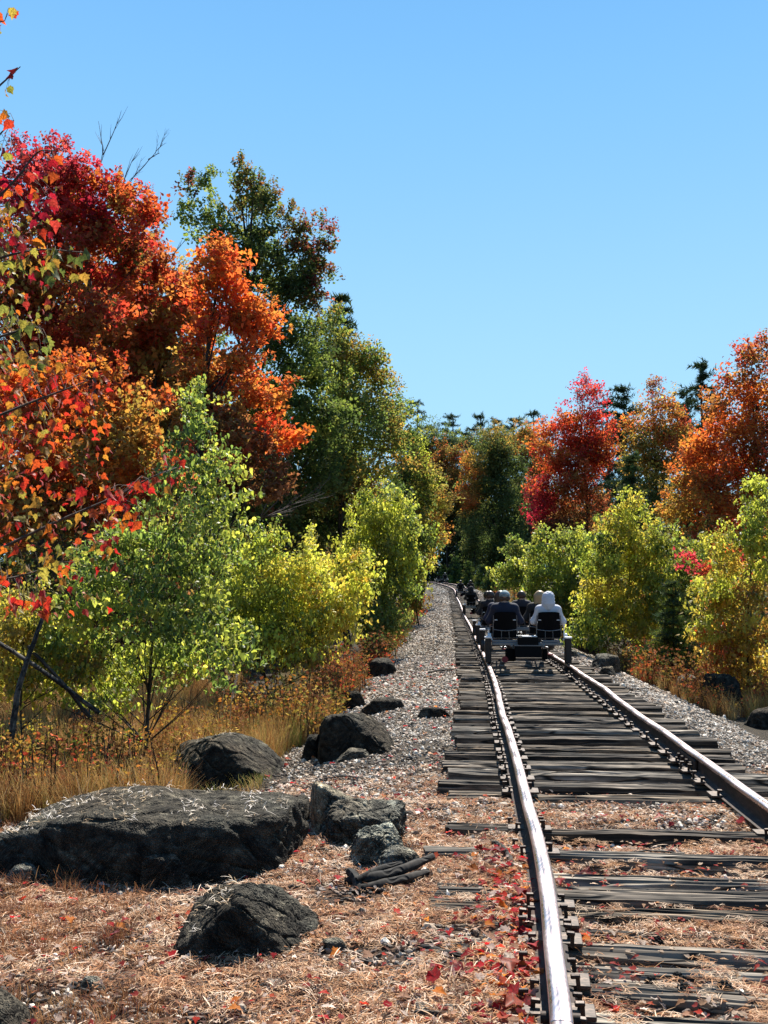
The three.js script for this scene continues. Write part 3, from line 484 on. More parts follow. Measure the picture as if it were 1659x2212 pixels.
stick('bark_strip', 'curled strip of dark bark under the sloping boulder end', [[200, 1905, 4.75, 0.02], [240, 1915, 4.7, 0.03], [280, 1922, 4.6, 0.01]], 0.014, 0.01, M.darkWood, 'bark');
stick('stick', 'thin grey twig lying behind the peaked boulder on pale gravel', [[690, 1690, 7.4, 0.02], [740, 1684, 7.5, 0.03], [800, 1690, 7.3, 0.02]], 0.008, 0.005, M.greyWood);
stick('root', 'curved bare root along a tie edge between the rails', [[1290, 1858, 4.92, 0.045], [1340, 1866, 4.9, 0.05], [1400, 1856, 4.9, 0.045], [1480, 1862, 4.9, 0.04]], 0.007, 0.005, M.greyWood);
{
  reseed(77);
  const scale = new THREE.SphereGeometry(1, 7, 5), cone = (() => { const l = []; for (let j = 0; j < 6; j++) for (let i = 0; i < 7; i++) { const t = j / 5, a = i / 7 * 6.283 + j * 0.45, r = 0.021 * Math.sin(0.35 + t * 2.5); l.push(scale.clone().scale(0.010, 0.004, 0.008).rotateZ(0.5).translate(r, -0.03 + t * 0.06, 0).rotateY(a)); } l.push(new THREE.SphereGeometry(1, 8, 6).scale(0.016, 0.034, 0.016)); return mergeGeometries(l).rotateZ(1.5); })();
  for (const [x, y] of [[1336, 2180], [1464, 2081], [1406, 2093], [1421, 2010], [1280, 2098], [1567, 2108], [1475, 2112]]) { const z = FL * 1.5 / (y - HORIZON), p = at(x, y, z), m = part('pine_cone', cone, M.darkWood, scene); m.position.set(p.x, groundY(p.x, z) + 0.03, -z); m.rotation.y = rr(0, 6); tag(m, 'dark pine cone lying on the litter between the rails', 'pine cone', 'pine cones between the rails'); }
}

// ------------------------------------------------------------------ trees, bushes, grass
// leaf colours (the leaves' own, as they would be in any light, save hazy)
const C = {
  crimson: [[0.56, 0.035, 0.07], [0.46, 0.025, 0.05], [0.6, 0.07, 0.07], [0.34, 0.035, 0.045], [0.5, 0.12, 0.06]],
  red: [[0.55, 0.06, 0.03], [0.48, 0.035, 0.03], [0.58, 0.14, 0.03], [0.4, 0.04, 0.03], [0.5, 0.2, 0.04]],
  redorange: [[0.62, 0.10, 0.025], [0.62, 0.19, 0.03], [0.55, 0.06, 0.025], [0.6, 0.26, 0.04], [0.45, 0.09, 0.02]],
  orange: [[0.62, 0.17, 0.03], [0.62, 0.12, 0.025], [0.6, 0.24, 0.04], [0.5, 0.11, 0.03], [0.52, 0.22, 0.05]],
  rust: [[0.46, 0.14, 0.04], [0.42, 0.09, 0.035], [0.40, 0.22, 0.05], [0.5, 0.07, 0.035], [0.26, 0.14, 0.04]],
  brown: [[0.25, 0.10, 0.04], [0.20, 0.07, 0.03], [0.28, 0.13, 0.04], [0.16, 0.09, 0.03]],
  ochre: [[0.46, 0.25, 0.045], [0.42, 0.28, 0.05], [0.5, 0.2, 0.04], [0.32, 0.22, 0.045], [0.45, 0.33, 0.06]],
  olive: [[0.24, 0.20, 0.045], [0.19, 0.18, 0.04], [0.30, 0.20, 0.045], [0.14, 0.15, 0.035], [0.36, 0.2, 0.04]],
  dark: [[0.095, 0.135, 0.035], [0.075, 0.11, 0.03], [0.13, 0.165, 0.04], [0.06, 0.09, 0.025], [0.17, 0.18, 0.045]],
  green: [[0.18, 0.25, 0.045], [0.14, 0.20, 0.04], [0.24, 0.29, 0.05], [0.32, 0.32, 0.06], [0.11, 0.16, 0.035]],
  redtip: [[0.09, 0.12, 0.03], [0.3, 0.10, 0.05], [0.28, 0.05, 0.05], [0.14, 0.13, 0.035]],
  orangetip: [[0.10, 0.13, 0.03], [0.28, 0.16, 0.05], [0.30, 0.12, 0.04], [0.14, 0.14, 0.035]],
  lime: [[0.46, 0.50, 0.06], [0.40, 0.46, 0.055], [0.52, 0.52, 0.07], [0.32, 0.38, 0.05], [0.56, 0.53, 0.08]],
  yellow: [[0.6, 0.52, 0.07], [0.64, 0.50, 0.07], [0.5, 0.47, 0.06], [0.58, 0.38, 0.06], [0.42, 0.43, 0.06]],
  birch: [[0.20, 0.27, 0.045], [0.14, 0.21, 0.04], [0.30, 0.36, 0.055], [0.08, 0.13, 0.028], [0.44, 0.45, 0.07]],
  pine: [[0.045, 0.08, 0.035], [0.055, 0.09, 0.04], [0.035, 0.065, 0.03], [0.07, 0.10, 0.04]],
  hazy: [[0.07, 0.11, 0.06], [0.06, 0.095, 0.055], [0.085, 0.12, 0.06]],  // distance haze painted into the leaf colour, paler and bluer
};
for (const k in C) C[k] = C[k].map((c) => rgb(...c));
const tint = new THREE.Color();
const mixPal = (names) => names.split('+').map((n) => C[n]);
// crown of leaves over lobes; each lobe [px, py, rx, ry, palette, share] is an ellipse seen from the rails, with its own place in depth
function crownList(lobes, z, opt) {
  const list = [], ppm = PPM(z), sz = opt.size * 0.8, centres = [];
  for (const [px, py, rx, ry, pal, more = 1, dz = 0] of lobes) {
    const depth = z + dz + (opt.spread ?? 0) * gauss(), c = at(px, py, depth), k = PPM(depth), ax = rx / k, ay = ry / k, az = Math.max(Math.min(ax, ay * 1.4), 0.4) * (opt.deep ?? 0.9), P = mixPal(pal ?? opt.pal);
    centres.push([c, ax, ay, az]);
    const layers = (opt.layers ?? 9) * more * (opt.hang ? 1.75 : 1.35), n = Math.max(8, Math.round(layers * Math.PI * ax * ay / (sz * sz))), clumps = Math.max(5, Math.round(n / (opt.clump ?? 9)));
    const subs = []; for (let i = 0; i < clumps; i++) {
      const a = rr(0, 6.283), u = rr(-1, 1), q = Math.sqrt(1 - u * u), r = Math.pow(rnd(), 0.42) * (0.9 + 0.22 * rnd());
      const pals = pick(P); subs.push([V(c.x + ax * r * q * Math.cos(a), c.y + ay * r * u, c.z + az * r * q * Math.sin(a)), pick(pals), rr(0.8, 1.2)]);
    }
    for (let k = 0; k < (opt.shoots ?? 6); k++) {               // shoots that break the outline
      const a = rr(-1, 1), x0 = c.x + ax * a * 0.85, y0 = c.y + ay * Math.sqrt(1 - 0.72 * a * a) * 0.8, up = ay * rr(0.25, 0.65) + sz * 0.4, z0 = c.z + az * rr(-0.6, 0.6), lean = a * rr(0, 0.5), m = Math.max(3, Math.round(up / sz * 3.5)), pal = pick(P);
      for (let i = 0; i < m; i++) { const f = Math.pow(rnd(), 1.3), w = sz * 0.35 * (1.2 - f); list.push([V(x0 + lean * up * f + gauss() * w, y0 + up * f, z0 + gauss() * w), new THREE.Euler(rr(-0.7, 0.7), rr(0, 6.283), rr(-0.7, 0.7)), sz * rr(0.55, 0.95), tint.copy(pick(pal)).multiplyScalar(rr(0.7, 1.25)).clone()]); }
    }
    for (let i = 0; i < n; i++) {
      const [s, col, br] = pick(subs), g = (opt.clumpSize ?? 0.75) * sz * 1.25;
      const p = V(s.x + gauss() * g * 1.1, s.y + gauss() * g * 0.75, s.z + gauss() * g * 1.1);
      tint.copy(col).lerp(pick(pick(P)), rnd() * 0.8).multiplyScalar(br * rr(0.7, 1.3));
      const e = opt.hang ? new THREE.Euler(rr(-0.5, 0.5), rr(0, 6.283), rr(-0.5, 0.5)) : new THREE.Euler(rr(-0.9, 0.9), rr(0, 6.283), rr(-0.9, 0.9));
      list.push([p, e, sz * rr(0.8, 1.4), tint.clone()]);
    }
  }
  return { list, centres };
}
function limbs(base, centres, r0, top, opt = {}) {           // a trunk with a limb to every lobe
  const list = [], H = top.y - base.y, lean = V(rr(-0.03, 0.03) * H, 0, rr(-0.03, 0.03) * H);
  const axis = (t) => base.clone().lerp(top, t).add(V(Math.sin(t * 5 + r0 * 90) * 0.015 * H, 0, Math.cos(t * 4 + r0 * 50) * 0.015 * H)).addScaledVector(lean, Math.sin(t * 3.1));
  const n = 12, tp = Array.from({ length: n + 1 }, (_, i) => axis(i / n)); list.push(tube(tp, tp.map((_, i) => r0 * (1.15 - 1.05 * Math.pow(i / n, 0.8)) * (i ? 1 : 1.25)), 8));
  for (const [c, ax, ay] of centres) for (let j = 0; j < (opt.per ?? 2); j++) {
    const end = V(c.x + gauss() * ax * 0.6, c.y + gauss() * ay * 0.6, c.z + gauss() * ax * 0.5), t = clamp((end.y - base.y) / H - 0.15 - 0.13 * rnd(), 0.13, 0.93), a = axis(t), d = a.distanceTo(end), mid = a.clone().lerp(end, 0.5).add(V(0, -0.08 * d * rr(-0.5, 1), 0));
    const pts = new THREE.CatmullRomCurve3([a, mid, end]).getPoints(6), r = Math.max(r0 * 0.32 * (1.1 - t * 0.7), 0.006); list.push(tube(pts, pts.map((_, i) => r * (1 - i / 7.2)), 5, false));
    for (let k = 0; k < 2; k++) { const f = rr(0.35, 0.9), o = pts[Math.floor(f * 6)], e = o.clone().add(V(gauss() * ax * 0.8, rr(0, 0.9) * ay, gauss() * ax * 0.6)); list.push(tube([o, o.clone().lerp(e, 0.5).add(V(0, 0.03, 0)), e], [r * 0.4, r * 0.3, r * 0.12], 4, false)); }
  }
  return mergeGeometries(list);
}
let treeNo = 0;
function tree(name, label, category, z, baseX, lobes, opt) {
  reseed(2000 + ++treeNo * 17);
  const b = at(baseX, HORIZON, z); const base = V(b.x, groundY(b.x, z) - 0.08, -z - (opt.back ?? 0));
  const t = thing(name, label, category, base, opt.group);
  const { list, centres } = crownList(lobes, z, opt);
  const first = lobes.reduce((a, l) => (l[1] - l[3] < a[1] - a[3] ? l : a)), top = at(lerp(first[0], baseX, 0.25), first[1] - first[3] * 0.3, z);
  for (const l of list) l[0].sub(base);
  const lb = limbs(V(0, 0, 0), centres.map(([c, a, h, d]) => [c.clone().sub(base), a, h, d]), (opt.trunk ?? 0.14) * 0.7, top.sub(base), { per: opt.per });
  part('trunk', lb, opt.bark ?? M.bark, t);
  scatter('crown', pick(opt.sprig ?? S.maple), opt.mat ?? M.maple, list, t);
  return t;
}
// conifers: whorls of drooping or level boughs carrying needle tufts; slim spruces, open pines
function conifer(name, label, category, z, px, top, opt = {}) {
  reseed(5000 + ++treeNo * 31);
  const b = at(px, HORIZON, z), base = V(b.x, groundY(b.x, z) - 0.1, -z), H = at(px, top, z).y - base.y, from = opt.from ?? 0.12, R = (opt.width ?? 0.16) * H, list = [], wood = [];
  const t = thing(name, label, category, base, opt.group), P = mixPal(opt.pal ?? 'pine'), sz = opt.size ?? 0.5;
  wood.push(tube([V(0, 0, 0), V(0, H * 0.5, 0), V(0.02 * H * gauss(), H, 0)], [0.013 * H, 0.009 * H, 0.002 * H], 7));
  const rows = opt.rows ?? 16;
  for (let i = 0; i < rows; i++) {
    const f = i / (rows - 1), y = lerp(from, 0.985, f) * H, pine = opt.pine;
    const reach = pine ? R * (0.3 + 0.7 * Math.sin(Math.min(1, (1 - f) * 1.15 + 0.1) * Math.PI * 0.72)) * (1 - 0.55 * f * f * f) * rr(0.55, 1.15) : R * Math.pow(1 - f, 0.85) * rr(0.8, 1.12) + 0.04 * R;
    const n = pine ? 5 : 7;
    for (let j = 0; j < n; j++) {
      if (pine && rnd() < 0.22) continue;
      const a = j / n * 6.283 + i * 1.7 + rr(-0.3, 0.3), len = reach * rr(0.75, 1.15), rise = pine ? rr(0.1, 0.5) : rr(-0.35, 0.02);
      const end = V(Math.cos(a) * len, y + rise * len, Math.sin(a) * len), o = V(0, y, 0); if (len > 0.3) wood.push(tube([o, o.clone().lerp(end, 0.5).add(V(0, pine ? -0.04 * len : 0.05 * len, 0)), end], [0.0028 * H * (1 - f * 0.7), 0.002 * H * (1 - f * 0.7), 0.0006 * H], 4, false));
      const m = Math.max(2, Math.round((opt.dense ?? 1) * len / sz * 3.2));
      for (let k = 0; k < m; k++) { const g = pine ? 0.35 + 0.65 * Math.sqrt(rnd()) : rr(0.12, 1), p = o.clone().lerp(end, g); p.add(V(gauss(), gauss() * 0.6, gauss()).multiplyScalar((pine ? 0.14 : 0.12) * len * 0.8 + sz * 0.12)); tint.copy(pick(pick(P))).multiplyScalar(rr(0.75, 1.3)); list.push([p, new THREE.Euler(rr(-0.5, 0.5) + (pine ? -0.5 : 0), -a + Math.PI / 2 + rr(-0.8, 0.8), 0), sz * rr(0.7, 1.25), tint.clone()]); }
    }
  }
  part('trunk', mergeGeometries(wood), M.bark, t); scatter('crown', pick(S.pine), M.needle, list, t); return t;
}
const maple = { sprig: S.maple, mat: M.maple }, small = { sprig: S.mapleSmall, mat: M.maple }, far = { sprig: S.far, mat: M.maple }, birch = { sprig: S.birch, mat: M.birch, hang: true };

// the wall of woods on the inside of the bend, near to far
tree('maple_tree', 'tall crimson maple with thin bare twigs above its crown', 'tree', 21, 110, [[90, 420, 100, 95, 'crimson'], [215, 460, 95, 80, 'crimson+red'], [150, 560, 160, 100, 'crimson+red+rust'], [50, 610, 90, 110, 'red+rust+ochre'], [280, 500, 65, 85, 'red+rust+olive'], [40, 760, 110, 140, 'red'], [118, 345, 26, 40, 'crimson', 0.6], [62, 370, 40, 44, 'crimson', 0.6], [300, 460, 40, 50, 'red', 0.7], [170, 390, 50, 45, 'crimson', 0.7], [150, 700, 110, 90, 'red+rust'], [60, 860, 120, 90, 'red+orange']], { ...maple, size: 0.42, layers: 8, trunk: 0.14, spread: 0.8 });
tree('maple_tree', 'rust and olive maple filling the wood behind the orange tree', 'tree', 24, 290, [[320, 560, 45, 60, 'rust', 0.8], [320, 640, 105, 100, 'rust+red'], [260, 720, 130, 110, 'olive+rust'], [365, 760, 90, 120, 'ochre+rust'], [240, 850, 160, 100, 'red+rust'], [330, 900, 120, 110, 'ochre+rust'], [385, 640, 40, 60, 'ochre', 0.8], [300, 1010, 130, 100, 'rust+ochre'], [160, 960, 120, 100, 'rust']], { ...maple, size: 0.46, layers: 8, trunk: 0.18, spread: 1 });
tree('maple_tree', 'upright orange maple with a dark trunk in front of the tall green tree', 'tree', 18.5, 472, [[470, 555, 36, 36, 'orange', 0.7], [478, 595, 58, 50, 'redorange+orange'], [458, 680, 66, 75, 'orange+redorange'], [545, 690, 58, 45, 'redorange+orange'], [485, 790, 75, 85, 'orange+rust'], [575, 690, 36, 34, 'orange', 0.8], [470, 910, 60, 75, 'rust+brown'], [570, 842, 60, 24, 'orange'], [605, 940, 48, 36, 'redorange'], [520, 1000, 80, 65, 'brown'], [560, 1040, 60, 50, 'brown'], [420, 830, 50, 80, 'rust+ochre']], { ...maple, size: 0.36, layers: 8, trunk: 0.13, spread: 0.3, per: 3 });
tree('broadleaf_tree', 'tall dark green tree with several upright tops tipped red and orange', 'tree', 29, 590, [[520, 385, 18, 38, 'orangetip', 0.8], [535, 430, 42, 50, 'orangetip+green'], [575, 450, 32, 55, 'orangetip+dark'], [440, 440, 13, 52, 'green', 0.8], [405, 420, 10, 38, 'redtip', 0.6], [405, 490, 20, 45, 'green', 0.7], [460, 500, 36, 46, 'green'], [455, 395, 8, 26, 'green', 0.6], [627, 490, 22, 45, 'orangetip', 0.9], [520, 540, 80, 70, 'dark+green'], [580, 560, 80, 80, 'dark'], [660, 530, 20, 50, 'redtip', 0.8], [708, 520, 16, 42, 'redtip', 0.7], [690, 570, 36, 44, 'redtip+dark'], [640, 610, 60, 60, 'dark'], [600, 690, 90, 90, 'dark'], [680, 650, 22, 44, 'redtip', 0.8], [650, 790, 80, 95, 'dark+green'], [590, 880, 90, 95, 'dark+green'], [690, 900, 80, 90, 'dark+green'], [640, 1040, 95, 80, 'dark'], [560, 1120, 80, 60, 'dark']], { ...maple, size: 0.42, layers: 6.5, trunk: 0.24, spread: 0.5 });
conifer('spruce_tree', 'slim dark spruce rising behind the leafy trees next to the tall green tree', 'tree', 40, 735, 635, { width: 0.13, size: 0.75, rows: 22, from: 0.3, pal: 'pine+dark' });
tree('broadleaf_tree', 'olive green tree with yellowing tips below the slim spruce', 'tree', 33, 760, [[720, 720, 36, 45, 'green+olive'], [700, 760, 40, 60, 'dark'], [760, 830, 70, 75, 'green+olive'], [795, 790, 36, 40, 'olive+green'], [822, 860, 38, 50, 'olive+green'], [760, 950, 90, 85, 'green+dark'], [830, 960, 45, 75, 'green+olive'], [720, 1050, 70, 60, 'dark+olive'], [790, 1060, 50, 50, 'olive']], { ...small, size: 0.6, layers: 9, trunk: 0.16, spread: 0.8 });
tree('broadleaf_tree', 'yellow green tree where the wall of trees meets the sky over the bend', 'tree', 46, 880, [[845, 895, 26, 50, 'green+olive'], [872, 950, 36, 60, 'green'], [900, 1040, 40, 66, 'olive+lime'], [868, 1080, 55, 75, 'green+dark'], [880, 1160, 50, 60, 'green']], { ...small, size: 0.7, layers: 9, trunk: 0.15, spread: 0.8 });
tree('broadleaf_tree', 'ochre yellow tree at the far end of the wall of trees', 'tree', 66, 893, [[918, 1050, 24, 46, 'ochre+olive'], [930, 1105, 34, 55, 'ochre+lime'], [945, 1130, 22, 46, 'ochre'], [915, 1180, 26, 36, 'ochre+lime'], [965, 1090, 22, 16, 'olive', 0.7]], { ...far, size: 0.85, layers: 9, trunk: 0.14, spread: 0.6 });
tree('maple_tree', 'bright orange young maple behind the green sapling', 'tree', 15, 150, [[60, 890, 95, 70, 'redorange+orange'], [180, 830, 90, 55, 'redorange+orange'], [100, 980, 130, 85, 'orange+redorange'], [270, 960, 105, 80, 'orange+ochre'], [200, 1060, 120, 75, 'orange+rust'], [330, 1040, 60, 60, 'redorange+rust'], [40, 1120, 80, 70, 'orange+olive'], [310, 880, 50, 40, 'orange'], [110, 1100, 90, 60, 'rust+ochre']], { ...maple, size: 0.36, layers: 7.5, trunk: 0.09, spread: 0.6 });
// behind them, so that the wood is deep
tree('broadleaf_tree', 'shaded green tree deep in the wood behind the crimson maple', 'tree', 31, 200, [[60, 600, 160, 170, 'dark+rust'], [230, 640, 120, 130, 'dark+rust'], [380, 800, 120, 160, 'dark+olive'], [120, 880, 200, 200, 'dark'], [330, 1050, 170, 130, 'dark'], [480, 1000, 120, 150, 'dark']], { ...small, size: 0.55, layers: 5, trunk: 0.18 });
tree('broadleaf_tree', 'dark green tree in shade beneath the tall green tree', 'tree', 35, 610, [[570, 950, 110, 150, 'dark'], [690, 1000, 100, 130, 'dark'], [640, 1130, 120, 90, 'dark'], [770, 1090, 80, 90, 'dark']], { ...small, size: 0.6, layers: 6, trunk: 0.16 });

tree('birch_sapling', 'slender green birch sapling with a thin dark stem and glinting leaves', 'sapling', 10, 305, [[424, 870, 14, 28, 'birch+lime', 1], [420, 915, 34, 34, 'birch'], [430, 975, 50, 46, 'birch'], [405, 1060, 90, 44, 'birch'], [480, 1040, 40, 50, 'birch+lime', 0.8], [330, 1150, 120, 55, 'birch'], [460, 1130, 80, 50, 'birch+lime'], [270, 1240, 140, 70, 'birch'], [420, 1230, 110, 65, 'birch'], [230, 1340, 140, 70, 'birch+lime'], [390, 1340, 120, 70, 'birch'], [150, 1420, 140, 60, 'birch+lime'], [310, 1430, 110, 50, 'birch+lime'], [80, 1490, 110, 44, 'birch+yellow'], [225, 1490, 100, 40, 'birch+lime'], [400, 1430, 80, 44, 'birch'], [480, 1400, 70, 40, 'birch+lime']], { ...birch, size: 0.26, layers: 3.9, trunk: 0.032, spread: 0.55, clump: 6, clumpSize: 1.0, per: 3 });
tree('birch_bush', 'wide yellow green birch bush beside the sapling, above the dry grass', 'bush', 15.5, 590, [[560, 1170, 60, 40, 'lime+birch'], [640, 1220, 80, 60, 'lime+yellow'], [540, 1280, 100, 75, 'lime+birch'], [715, 1280, 80, 65, 'lime+yellow'], [640, 1330, 120, 55, 'lime+birch'], [760, 1240, 44, 44, 'lime+yellow'], [470, 1330, 90, 60, 'lime+birch'], [690, 1350, 70, 44, 'lime+yellow'], [745, 1380, 20, 50, 'yellow', 0.7], [560, 1390, 90, 40, 'lime+birch'], [660, 1395, 70, 36, 'lime+olive']], { ...birch, size: 0.3, layers: 6, trunk: 0.035, spread: 0.4, clump: 9, clumpSize: 1, per: 3 });
tree('birch_bush', 'upright bright green bush standing at the edge of the gravel', 'bush', 26, 820, [[822, 1095, 48, 46, 'lime+green'], [790, 1170, 60, 60, 'lime'], [858, 1160, 44, 80, 'green+lime'], [765, 1270, 50, 60, 'lime+yellow'], [838, 1260, 50, 75, 'green'], [800, 1330, 50, 44, 'green'], [850, 1335, 40, 40, 'green+dark'], [880, 1230, 24, 60, 'green+lime']], { ...birch, size: 0.42, layers: 8, trunk: 0.05, spread: 0.4, per: 3 });
tree('birch_bush', 'yellow green bush leaning over the far gravel shoulder', 'bush', 46, 905, [[900, 1140, 34, 50, 'lime+ochre'], [893, 1215, 30, 46, 'lime'], [912, 1185, 14, 40, 'ochre+lime'], [888, 1255, 26, 30, 'lime+dark'], [880, 1290, 26, 34, 'birch+olive'], [900, 1300, 12, 20, 'birch+rust']], { ...birch, size: 0.6, layers: 9, trunk: 0.05, spread: 0.3 });
tree('yellow_bush', 'yellow and olive bush behind the leaning dead poles', 'bush', 9.5, 60, [[60, 1330, 90, 55, 'yellow+olive'], [100, 1410, 110, 60, 'yellow+birch'], [20, 1440, 90, 60, 'olive+yellow'], [170, 1460, 70, 44, 'olive+yellow']], { ...birch, size: 0.22, layers: 4.5, trunk: 0.02, spread: 0.3, clump: 8, per: 3 });

// across the track
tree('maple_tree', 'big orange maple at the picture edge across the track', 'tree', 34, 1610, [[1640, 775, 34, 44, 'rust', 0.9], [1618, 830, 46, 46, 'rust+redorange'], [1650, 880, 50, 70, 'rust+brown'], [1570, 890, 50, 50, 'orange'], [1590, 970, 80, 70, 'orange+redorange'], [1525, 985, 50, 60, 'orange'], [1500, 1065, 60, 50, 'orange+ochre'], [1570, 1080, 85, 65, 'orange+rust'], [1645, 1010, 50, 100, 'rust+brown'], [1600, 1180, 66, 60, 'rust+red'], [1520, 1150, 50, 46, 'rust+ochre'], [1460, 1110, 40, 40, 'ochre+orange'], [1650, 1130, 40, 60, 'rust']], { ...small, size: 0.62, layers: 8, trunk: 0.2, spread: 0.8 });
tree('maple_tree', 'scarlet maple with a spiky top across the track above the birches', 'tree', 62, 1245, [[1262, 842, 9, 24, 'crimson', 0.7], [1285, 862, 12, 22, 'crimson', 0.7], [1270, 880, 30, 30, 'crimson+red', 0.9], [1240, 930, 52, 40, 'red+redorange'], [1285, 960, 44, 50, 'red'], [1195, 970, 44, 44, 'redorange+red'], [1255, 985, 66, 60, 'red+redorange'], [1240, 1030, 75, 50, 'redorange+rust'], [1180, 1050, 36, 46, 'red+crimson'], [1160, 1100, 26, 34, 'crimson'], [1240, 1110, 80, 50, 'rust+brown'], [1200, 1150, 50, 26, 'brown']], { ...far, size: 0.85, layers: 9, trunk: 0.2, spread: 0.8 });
tree('maple_tree', 'ochre and olive maple between the scarlet and the big orange maple', 'tree', 54, 1420, [[1412, 850, 12, 26, 'rust', 0.7], [1430, 870, 32, 30, 'rust+ochre'], [1420, 925, 56, 46, 'ochre+orange'], [1400, 985, 64, 55, 'olive+ochre'], [1460, 960, 50, 55, 'ochre+rust'], [1420, 1060, 64, 55, 'olive+dark'], [1380, 1110, 40, 40, 'olive']], { ...far, size: 0.78, layers: 9, trunk: 0.18, spread: 0.8 });
conifer('pine_tree', 'dark pine between the scarlet and the ochre maple', 'tree', 72, 1353, 836, { width: 0.12, size: 1.1, rows: 18, from: 0.3, pine: true, dense: 1.2 });
conifer('pine_tree', 'dark pine with a ragged top behind the big orange maple', 'tree', 60, 1530, 786, { width: 0.13, size: 1.0, rows: 18, from: 0.25, pine: true, dense: 1.2 });
conifer('pine_tree', 'bluish pine leaning between the ochre and orange maples', 'tree', 64, 1487, 846, { width: 0.15, size: 1.0, rows: 16, from: 0.2, pine: true, dense: 1.2, pal: 'pine+hazy' });
conifer('spruce_tree', 'dark spruce in the gap under the ochre maple', 'tree', 48, 1370, 985, { width: 0.2, size: 0.9, rows: 16, from: 0.08, pal: 'pine+dark' });
conifer('pine_tree', 'dark pine behind the top of the scarlet maple', 'tree', 80, 1320, 868, { width: 0.15, size: 1.2, rows: 16, from: 0.2, pine: true, dense: 1.2 });
tree('broadleaf_tree', 'broad dark green tree facing down the track where it bends', 'tree', 150, 1075, [[1080, 955, 40, 30, 'dark+olive'], [1050, 1000, 46, 46, 'dark+olive'], [1100, 1010, 48, 50, 'dark'], [1080, 1080, 66, 66, 'dark'], [1090, 1160, 70, 60, 'dark'], [1030, 1060, 34, 60, 'dark+olive'], [1060, 1200, 70, 44, 'dark']], { ...far, size: 1.8, layers: 8, trunk: 0.4, spread: 1.4 });
tree('maple_tree', 'orange and yellow maple behind the broad dark green tree', 'tree', 164, 1150, [[1150, 960, 46, 36, 'orange+ochre'], [1120, 935, 34, 24, 'ochre+olive'], [1165, 1000, 36, 36, 'ochre+olive'], [1150, 1060, 46, 60, 'olive+dark']], { ...far, size: 1.5, layers: 9, trunk: 0.3, spread: 1.4 });
tree('broadleaf_tree', 'russet olive tree over the bend beside the broad dark green tree', 'tree', 168, 965, [[970, 1000, 50, 44, 'rust+olive'], [960, 1060, 56, 56, 'rust+olive'], [1000, 1120, 50, 60, 'dark+olive'], [930, 1010, 24, 30, 'rust'], [1020, 1180, 50, 50, 'dark']], { ...far, size: 1.5, layers: 9, trunk: 0.3, spread: 1.4 });
tree('maple_tree', 'small ochre maple tucked against the broad dark green tree', 'tree', 147, 1022, [[1022, 1020, 20, 36, 'ochre+orange'], [1012, 1080, 22, 36, 'ochre+orange'], [1015, 1150, 30, 40, 'dark']], { ...far, size: 1.3, layers: 8, trunk: 0.2, spread: 0.6 });
for (const [px, top, z, w, label] of [[898, 868, 182, 0.17, 'tall far pine on the skyline next to the wall of trees'], [976, 897, 190, 0.17, 'flat-topped far pine on the skyline over the russet tree'], [1040, 896, 184, 0.12, 'slim far pine on the skyline above the bend'], [1075, 906, 182, 0.12, 'far pine with two dark tops on the skyline'], [1116, 905, 192, 0.2, 'broad far pine on the skyline behind the orange maple'], [1158, 890, 187, 0.14, 'bare-limbed far pine on the skyline beside the scarlet maple'], [935, 925, 174, 0.22, 'dense far pine below the skyline pines'], [1005, 935, 178, 0.22, 'dense far pine filling the skyline over the russet tree']]) conifer('pine_tree', label, 'tree', z, px, top, { width: w, size: 1.9, rows: 15, from: 0.3, pine: true, dense: 1.1, pal: 'pine+hazy' });
tree('broadleaf_tree', 'green crowns under the skyline pines beside the wall of trees', 'tree', 172, 925, [[925, 950, 50, 36, 'green+hazy'], [900, 990, 40, 50, 'dark+hazy'], [1060, 950, 50, 30, 'olive+hazy'], [990, 965, 50, 24, 'hazy+green']], { ...far, size: 1.7, layers: 8, trunk: 0.3 });
